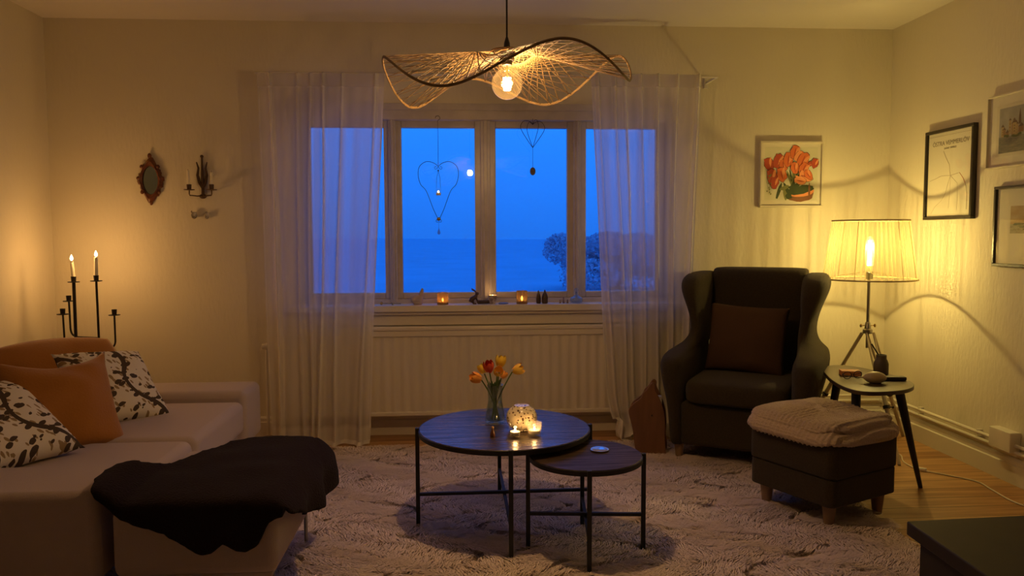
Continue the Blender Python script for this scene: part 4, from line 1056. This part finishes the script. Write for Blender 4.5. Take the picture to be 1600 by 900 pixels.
for k, (x, z, s_, ro, c_) in enumerate(((-.14, .262, 1.0, .3, 1), (-.085, .28, 1.1, -.3, 1), (-.05, .255, .9, .1, 0), (-.02, .29, 1.1, -.2, 0), (.02, .335, 1.0, -.25, 0), (.045, .31, .9, -.6, 2), (.07, .285, 1.25, -.5, 0), (.12, .265, .5, -1, 1), (.145, .268, .75, -.25, 1), (-.06, .20, 1.1, .2, 0), (-.12, .185, 1.15, .15, 1), (-.105, .15, .9, -.1, 1), (.02, .24, .9, .1, 0), (.075, .235, 1.0, -.5, 0), (.09, .19, 1.1, 1.2, 2), (.055, .165, .9, 1.3, 2), (.105, .20, .8, .6, 0))):
    tulip_p(x, z, s_, ro, c_, k*13)
for k in range(14): blob(b, rn.uniform(-.155, -.125), rn.uniform(.07, .2), .004, .006, lay(), 4, 7, .3, 0, k)
b.build('painted_tulips', pm, t, fixn=False)

# right wall pictures face -x : rz = +90deg turns local -y (out) to... out must be -x
RZ = -PI/2   # local -y -> -x
def rw(name, label, y0_, y1, z0, z1, fm, fw_, fd, **k):
    return framed(name, label, 'picture', y1-y0_, z1-z0, (XR-.001, (y0_+y1)/2, z0), RZ, fm, fw_, fd, **k)
t, yp = rw('map_poster', 'black-framed line map poster with a hand-lettered title on the right wall', 3.812, 4.225, 1.271, 1.760, M_bfr, .017, .026)
w, h = .413, .489
M_ink = mat('map_ink', (.20, .16, .12), .7); M_ink2 = mat('map_road', (.42, .32, .22), .7); M_redl = mat('map_red', (.6, .20, .12), .7)
def text_mesh(s, size, loc, parent, m_, name, off=.0):
    cu = bpy.data.curves.new(name, 'FONT'); cu.body = s; cu.size = size; cu.align_x = 'CENTER'; cu.extrude = .0003; cu.offset = off
    o_ = bpy.data.objects.new('tmp', cu); C.objects.link(o_)
    dg = bpy.context.evaluated_depsgraph_get(); me = bpy.data.meshes.new_from_object(o_.evaluated_get(dg)); bpy.data.objects.remove(o_)
    me.name = name; o = bpy.data.objects.new(name, me); C.objects.link(o); o.parent = parent; o.location = loc; o.rotation_euler = (PI/2, 0, 0)
    me.materials.clear(); me.materials.append(m_); return o
text_mesh('ÖSTRA VEMMERLÖV', .034, (0, yp-.0006, .402), t, M_ink, 'title_lettering', .0)
text_mesh('SKÅNE · SVERIGE', .014, (0, yp-.0006, .380), t, M_ink, 'subtitle_lettering')
b = MB()
def road(pts, r_, mi): b.tube([Vector((x, yp-.0004, z)) for x, z in pts], r_*.8, 6, mi=mi)
c0 = (.01, .235)
road([(-.055, .37), (-.03, .33), (.0, .29), (.003, .26), c0], .0012, 0)
road([(-.17, .215), (-.12, .225), (-.07, .238), (-.02, .236), c0, (.05, .240), (.085, .245), (.115, .215), (.14, .175), (.15, .13), (.15, .05)], .0014, 0)
road([c0, (-.01, .19), (-.03, .14), (-.06, .105), (-.12, .07), (-.15, .035)], .0010, 0)
road([c0, (.07, .19), (.075, .12), (.07, .05)], .0007, 1); road([c0, (.01, .15), (.0, .06)], .0006, 1); road([(.085, .245), (.115, .215), (.135, .185)], .0017, 2)
b.build('map_lines', [M_ink2, M_ink2, M_redl], t, smooth=True)
b = MB()
for zz in (.028, .455): b.box(-.185, .185, yp-.0005, yp, zz-.0008, zz+.0008)
b.build('border_lines', M_ink2, t)

def paint_scene(t, yp, x0, x1, z0, z1, kind, seed):
    rn = random.Random(seed); b = MB(); y = yp-.0004
    if kind == 'town':
        pm = [mat('wc_sky', (.42, .40, .38), .7, var=.2, vscale=20), mat('wc_water', (.17, .17, .16), .7, col2=(.28, .26, .2), vscale=40, vst=(1, 1, 4)), mat('wc_house', (.33, .18, .08), .7), mat('wc_roof', (.14, .08, .05), .7), mat('wc_house2', (.42, .30, .15), .7), mat('wc_green', (.10, .12, .05), .7)]
        b.add([Vector((x, y, z)) for x, z in ((x0, z0), (x1, z0), (x1, z1), (x0, z1))], [(0, 1, 2, 3)], 0)
        zw = z0+(z1-z0)*.36
        b.add([Vector((x, y-.0001, z)) for x, z in ((x0, z0), (x1, z0), (x1, zw), (x0, zw))], [(0, 1, 2, 3)], 1)
        for k in range(26):
            x = rn.uniform(x0+.01, x1-.02); ww = rn.uniform(.012, .03); hh = rn.uniform(.02, .075)*(1.2-abs((x-(x0+x1)/2)/(x1-x0))*1.2); zz = zw+rn.uniform(-.004, .012); yq = y-.0002-.00004*k
            x2 = min(x1, x+ww)
            b.add([Vector((p, yq, q)) for p, q in ((x, zz), (x2, zz), (x2, zz+hh), (x, zz+hh))], [(0, 1, 2, 3)], rn.choice((2, 4, 2)))
            b.add([Vector((p, yq, q)) for p, q in ((x-.002, zz+hh), (min(x1, x2+.002), zz+hh), ((x+x2)/2, zz+hh+ww*.7))], [(0, 1, 2)], 3)
            for q in range(3): b.add([Vector((p, yq-.00002, r_)) for p, r_ in ((x+ww*.2, zz+hh*(.2+.25*q)), (x+ww*.75 if x+ww*.75 < x1 else x1, zz+hh*(.2+.25*q)), (x+ww*.5, zz+hh*(.3+.25*q)))], [(0, 1, 2)], 3)
        cx = (x0+x1)/2-.01; b.add([Vector((p, y-.0015, q)) for p, q in ((cx-.008, zw+.05), (cx+.008, zw+.05), (cx+.006, zw+.085), (cx, z1-.012), (cx-.006, zw+.085))], [(0, 1, 2, 3, 4)], 3)
        for k in range(8): blob(b, rn.uniform(x0+.015, x1-.015), zw+rn.uniform(-.004, .006), .012, .006, y-.0016-.00005*k, 5, 10, .25, 0, k)
    else:
        pm = [mat('wl_sky', (.42, .27, .12), .7, col2=(.50, .38, .22), vscale=12, vst=(1, 1, 3)), mat('wl_sea', (.25, .22, .13), .7, col2=(.42, .38, .25), vscale=50, vst=(1, 1, 5)), mat('wl_hill', (.08, .09, .04), .7)]
        b.add([Vector((x, y, z)) for x, z in ((x0, z0), (x1, z0), (x1, z1), (x0, z1))], [(0, 1, 2, 3)], 0)
        zw = z0+(z1-z0)*.34
        b.add([Vector((x, y-.0001, z)) for x, z in ((x0, z0), (x1, z0), (x1, zw), (x0, zw))], [(0, 1, 2, 3)], 1)
        for k in range(5): blob(b, x0+(x1-x0)*(.25+.14*k), zw-.012*(k % 3), (x1-x0)*.16, .006, y-.0002-.0001*k, 2, 16, .3, 0, k)
    b.build('painted_view', pm, t, fixn=False)
t, yp = rw('town_painting', 'cream-framed watercolour of a waterside town, highest picture on the right wall', 3.26, 3.72, 1.512, 1.865, M_wfr, .008, .024)
MB().box(-.17, .17, yp-.0025, yp, .055, .30).build('mount_board', M_mount, t)
paint_scene(t, yp-.0028, -.150, .150, .07, .285, 'town', 5)
t, yp = rw('seascape_picture', 'dark-framed seascape with a wide pale mount, lowest picture on the right wall', 3.20, 3.645, 1.035, 1.423, M_sfr, .014, .026)
MB().box(-.205, .205, yp-.0025, yp, .016, .372).build('mount_board', M_mount, t)
paint_scene(t, yp-.0028, -.115, .115, .16, .29, 'sea', 6)

# socket box on the right wall
t = thing('junction_box', 'cream rectangular box on the right wall above the baseboard pipes', 'socket box', (XR-.001, 3.50, .155))
MB().box(-.055, 0, -.075, .075, 0, .098).build('cover', M_trim, t, bevel=.004)
MB().box(-.030, 0, -.085, .085, -.016, -.001).build('base_plate', M_trim, t, bevel=.003)

# ================================================================== LOW BLACK BENCH
t = thing('media_bench', 'low black bench with overhanging top at the bottom right corner', 'bench', (1.95, 1.25, 0))
tpz = .45
M_bench = mat('black_stained_wood', (.030, .022, .014), .65, spec=.3, var=.2, vscale=8)
poly = [(1.155, 1.895), (2.58, 1.965), (2.58, .55), (1.105, .55)]
MB().prism([(x-1.95, y-1.25) for x, y in poly], 'z', tpz-.037, tpz).build('top_board', M_bench, t, bevel=.004)
poly2 = [(1.178, 1.87), (2.56, 1.93), (2.56, .58), (1.128, .58)]
MB().prism([(x-1.95, y-1.25) for x, y in poly2], 'z', .03, tpz-.0372).build('carcass', M_bench, t, bevel=.003)
for x, y in ((1.24, 1.80), (2.5, 1.85), (1.2, .68), (2.5, .68)): MB().lathe([(.02, .001), (.024, .032)], (x-1.95, y-1.25, 0), 14).build('foot', M_black, t)

# ================================================================== WINDOW SILL ORNAMENTS
ZS = WZ0+.0045; YS = D-.07
M_stone = mat('pinkish_stoneware', (.50, .40, .35), .8, bump=.2)
t = thing('stone_bird', 'plump pinkish stoneware bird with upright tail, first on the sill from the left curtain', 'ornament', (-.255, YS, ZS))
b = MB().ell((-.004, 0, .030), .036, .028, .033, 24, 14); b.lathe([(.024, 0), (.030, .012), (.020, .02)], n=20)
b.build('body', M_stone, t, smooth=True)
MB().tube([(.012, 0, .045), (.022, 0, .062), (.027, 0, .085), (.029, 0, .096)], [.018, .014, .009, .004], 12).build('tail', M_stone, t, smooth=True)
M_mosaic = glassy('etched_glass', (.75, .55, .30), 1.5, .1, .30, (.75, .55, .3))
def sill_light(label, x, R_, h, m_, fl=.02, pw=.18):
    t = thing('candle_glass', label, 'candle glass', (x, YS-.005, ZS), group='amber candle glasses on the sill')
    MB().lathe([(R_, 0), (R_, h), (R_-.002, h), (R_-.002, .005), (.001, .005)], n=32).build('glass_cup', m_, t, smooth=True, angle=50)
    MB().lathe([(.001, .0055), (R_*.75, .0055), (R_*.75, .018), (.001, .018)], n=20).build('tealight', M_candle, t, smooth=True, angle=40)
    flame('flame', t, (0, 0, .018), fl, M_tflame)
    light('sill_candle_light', t, (0, 0, .03), pw, FIRE_C, .006)
    MB().tube([(R_*math.cos(2*PI*k/32), R_*math.sin(2*PI*k/32), h) for k in range(32)], .0014, 6, closed=True).build('rim', M_brass, t, smooth=True)
sill_light('lit amber candle glass between the stone bird and the hare on the sill', -.108, .033, .070, M_mosaic)
sill_light('lit amber candle glass beside the two dark bottle figures on the sill', .361, .033, .076, M_mosaic, .03)
t = thing('bowl_candle', 'small patterned china cup with glowing candle right of the hare on the sill', 'candle cup', (.187, YS-.004, ZS))
MB().lathe([(.016, 0), (.020, .004), (.026, .052), (.024, .052), (.018, .008), (.001, .008)], n=28).build('cup', mat('patterned_china', (.65, .58, .48), .3, col2=(.16, .07, .03), vscale=45), t, smooth=True)
MB().lathe([(.001, .0085), (.018, .0085), (.0225, .042), (.001, .042)], n=24).build('wax', M_candle, t, smooth=True)
flame('flame', t, (0, 0, .042), .012, M_tflame); light('cup_candle_light', t, (0, 0, .056), .12, FIRE_C, .005)
M_hare = mat('bronze_hare', (.07, .04, .03), .45, .3)
t = thing('hare_figurine', 'dark bronze hare with swept-back ears leaning on a log on the sill', 'figurine', (.085, YS, ZS))
b = MB(); b.tube([(-.028, 0, .012), (-.020, 0, .030), (.0, 0, .042), (.008, 0, .055)], [.014, .015, .012, .008], 12); b.ell((.010, 0, .062), .012, .008, .009, 12, 8)
b.tube([(-.018, -.008, .020), (-.010, -.010, .003), (.006, -.010, .003)], [.010, .006, .004], 8); b.tube([(.002, -.004, .040), (.012, -.006, .018), (.014, -.006, .003)], [.006, .004, .004], 8)
b.build('body', M_hare, t, smooth=True)
for q in (-1, 1): MB().tube([(.008, q*.004, .066), (-.006, q*.005, .080), (-.024, q*.006, .090+.004*q)], [.0035, .0045, .0015], 8).build('ear', M_hare, t, smooth=True)
MB().tube([(.015, .004, .011), (.085, .004, .012)], [.011, .010], 14).build('log', mat('dark_log', (.06, .035, .035), .7), t, smooth=True)
o = MB().lathe([(.001, 0), (.028, 0), (.030, .005), (.020, .008), (.001, .008)], n=24).build('small_dish', mat('bluish_dish', (.20, .20, .28), .4), loc=(.250, YS-.01, ZS), smooth=True)
tag(o, 'flat bluish dish on the sill between the china cup and an amber candle glass', 'dish')
M_bfig = mat('dark_brown_glaze', (.07, .04, .018), .35)
for k, (x, s_, h) in enumerate(((.460, .85, .078), (.498, 1.15, .082))):
    b = MB().lathe([(.013*s_, 0), (.0155*s_, .004), (.0165*s_, h*.40), (.012*s_, h*.66), (.0055, h*.82), (.005, h*.92), (.001, h)], n=20)
    tag(b.build('hooded_figure', M_bfig, loc=(x, YS-.002*k, ZS), smooth=True), ('slimmer left' if k == 0 else 'stouter right')+' one of two dark brown hooded figures on the sill', 'figurine', 'hooded figures on the sill')
for k, (x, h, c_, lb) in enumerate(((.590, .020, (.30, .20, .15), 'tiny brown figure left of the tallest of three miniature sill figures'), (.611, .036, (.22, .15, .20), 'tallest of three miniature figures left of the glass carafe'), (.634, .022, (.16, .10, .13), 'tiny dark figure between the tallest miniature and the glass carafe'))):
    t = thing('miniature_figure', lb, 'figurine', (x, YS, ZS), group='miniature figures on the sill'); mm_ = mat('miniature_%s' % ('brown', 'mauve', 'dark')[k], c_, .5)
    MB().lathe([(.0055, 0), (.0065, .002), (.0035, h*.6), (.0025, h*.66)], n=14).build('body', mm_, t, smooth=True); MB().ell((0, 0, h*.80), .0045, .0045, h*.2, 10, 8).build('head', mm_, t, smooth=True)
t = thing('glass_carafe', 'squat clear glass carafe with stopper, last on the sill before the right curtain', 'carafe', (.688, YS+.005, ZS))
gm = glassy('carafe_glass', (.85, .90, .95), 1.7, .03, .12, (.7, .75, .8))
MB().lathe([(.022, 0), (.034, .003), (.040, .016), (.036, .030), (.018, .042), (.009, .048), (.008, .062), (.010, .064), (.008, .065), (.006, .05), (.015, .038), (.033, .028), (.036, .016), (.03, .006), (.001, .006)], n=32).build('vessel', gm, t, smooth=True)
MB().lathe([(.005, .060), (.006, .066), (.012, .072), (.013, .080), (.008, .088), (.001, .090)], n=20).build('stopper', gm, t, smooth=True)
t = thing('window_latch', 'brass-knobbed window stay at the left end of the sill', 'window latch', (-.455, YS-.02, ZS))
MB().ell((-.01, 0, .012), .010, .010, .010, 14, 8).build('knob', M_brass, t, smooth=True)
MB().tube([(0, 0, .010), (.05, .01, .010), (.10, .03, .006)], .004, 8).lathe([(.006, 0), (.006, .014)], (.055, .01, 0), 10).build('rod', M_steel, t, smooth=True)

# ================================================================== HANGING HEARTS
YH = D-.045
M_wire = mat('dark_wire', (.03, .025, .03), .5, .5)
t = thing('wire_heart', 'large flat wire heart hanging in the left centre pane', 'hanging ornament', (-.127, YH, 1.20))
def heartpts(w_, ztop, zdip, zbot, n=40, side=1):
    P_ = [(0, zdip), (.12*w_, ztop-.004), (.30*w_, ztop+.002), (.46*w_, ztop-.025), (.50*w_, ztop-.075), (.44*w_, ztop-.13), (.30*w_, zbot+.16), (.13*w_, zbot+.055), (.02*w_, zbot)]
    return [Vector((side*p.x, 0, p.z)) for p in catmull([(x, 0, z) for x, z in P_], 8)]
b = MB()
for s_ in (-1, 1):
    b.tube(heartpts(.236, .425, .400, .095, side=s_), .0017, 6)
    b.tube(catmull([(0, 0, .400), (s_*.006, 0, .388), (s_*.018, 0, .384), (s_*.022, 0, .394), (s_*.014, 0, .400), (s_*.011, 0, .394)], 5), .0013, 6)
    b.tube(catmull([(0, 0, .076), (s_*.012, 0, .074), (s_*.016, 0, .084), (s_*.008, 0, .088)], 5), .0013, 6)
b.build('heart_wire', M_wire, t, smooth=True)
b = MB().tube([(0, 0, .405), (0, 0, .655)], .0013, 6); b.tube(catmull([(0, 0, .655), (0, 0, .665), (.013, 0, .677), (.006, 0, .692), (-.010, 0, .690), (-.014, 0, .680)], 6), .0016, 6)
b.build('hook', M_wire, t, smooth=True)
b = MB(); b.tube([(0, 0, .375), (-.010, 0, .33), (-.012, 0, .275)], .0010, 6); b.tube([(0, 0, .375), (.010, 0, .33), (.012, 0, .275)], .0010, 6); b.ell((0, 0, .376), .005, .005, .005, 8, 6)
b.build('cup_wire', M_wire, t, smooth=True)
MB().ell((0, 0, .092), .012, .010, .011, 12, 8).build('bead', M_brass, t, smooth=True)
MB().lathe([(.001, 0), (.008, .006), (.0085, .014), (.003, .032), (.001, .040)], n=12).tube([(0, 0, .04), (0, 0, .076)], .0008, 5).build('crystal_drop', glassy('crystal', (.6, .7, .8), 1.9, .03, .25, (.5, .5, .55)), t, smooth=True)
t = tealight('lit tealight in a clear round glass hung inside the large wire heart', (-.127, YH, 1.425), .019, .046, M_glass, .15, name='hanging_tealight', flare=1.15, fl=.014)
t = thing('wire_cage_heart', 'small three-dimensional wire heart with hanging egg in the right centre pane', 'hanging ornament', (.430, YH, 1.55))
b = MB()
for k in range(4):
    a = k*PI/2+.35
    w_ = .078
    P_ = catmull([(0, 0, .295), (.35*w_, 0, .315), (.75*w_, 0, .312), (w_, 0, .285), (.90*w_, 0, .255), (.45*w_, 0, .205), (0, 0, .160)], 7)
    b.tube([Matrix.Rotation(a, 3, 'Z') @ p for p in P_], .0016, 6)
b.tube([(0, 0, .295), (0, 0, .33)], .0014, 6); b.tube([(0, 0, .16), (0, 0, .045)], .0009, 5)
b.build('cage_wire', M_wire, t, smooth=True)
MB().ell((0, 0, .022), .017, .015, .024, 16, 10).build('egg', mat('speckled_egg', (.25, .18, .14), .5, col2=(.10, .07, .06), vscale=60), t, smooth=True)

# small cloth bundle on the floor between sofa and curtain
b = MB()
b.ell((0, 0, .025), .042, .06, .024, 18, 10)
b.tube(catmull([(-.04, -.02, .02), (-.02, -.04, .07), (.03, -.04, .075), (.045, -.03, .03)], 6), .007, 8)
tag(b.build('cloth_bundle', mat('taupe_felt', (.28, .19, .15), .9), loc=(-1.06, 4.26, .03), smooth=True), 'small taupe bundle on the floor between sofa end and left curtain', 'bag')
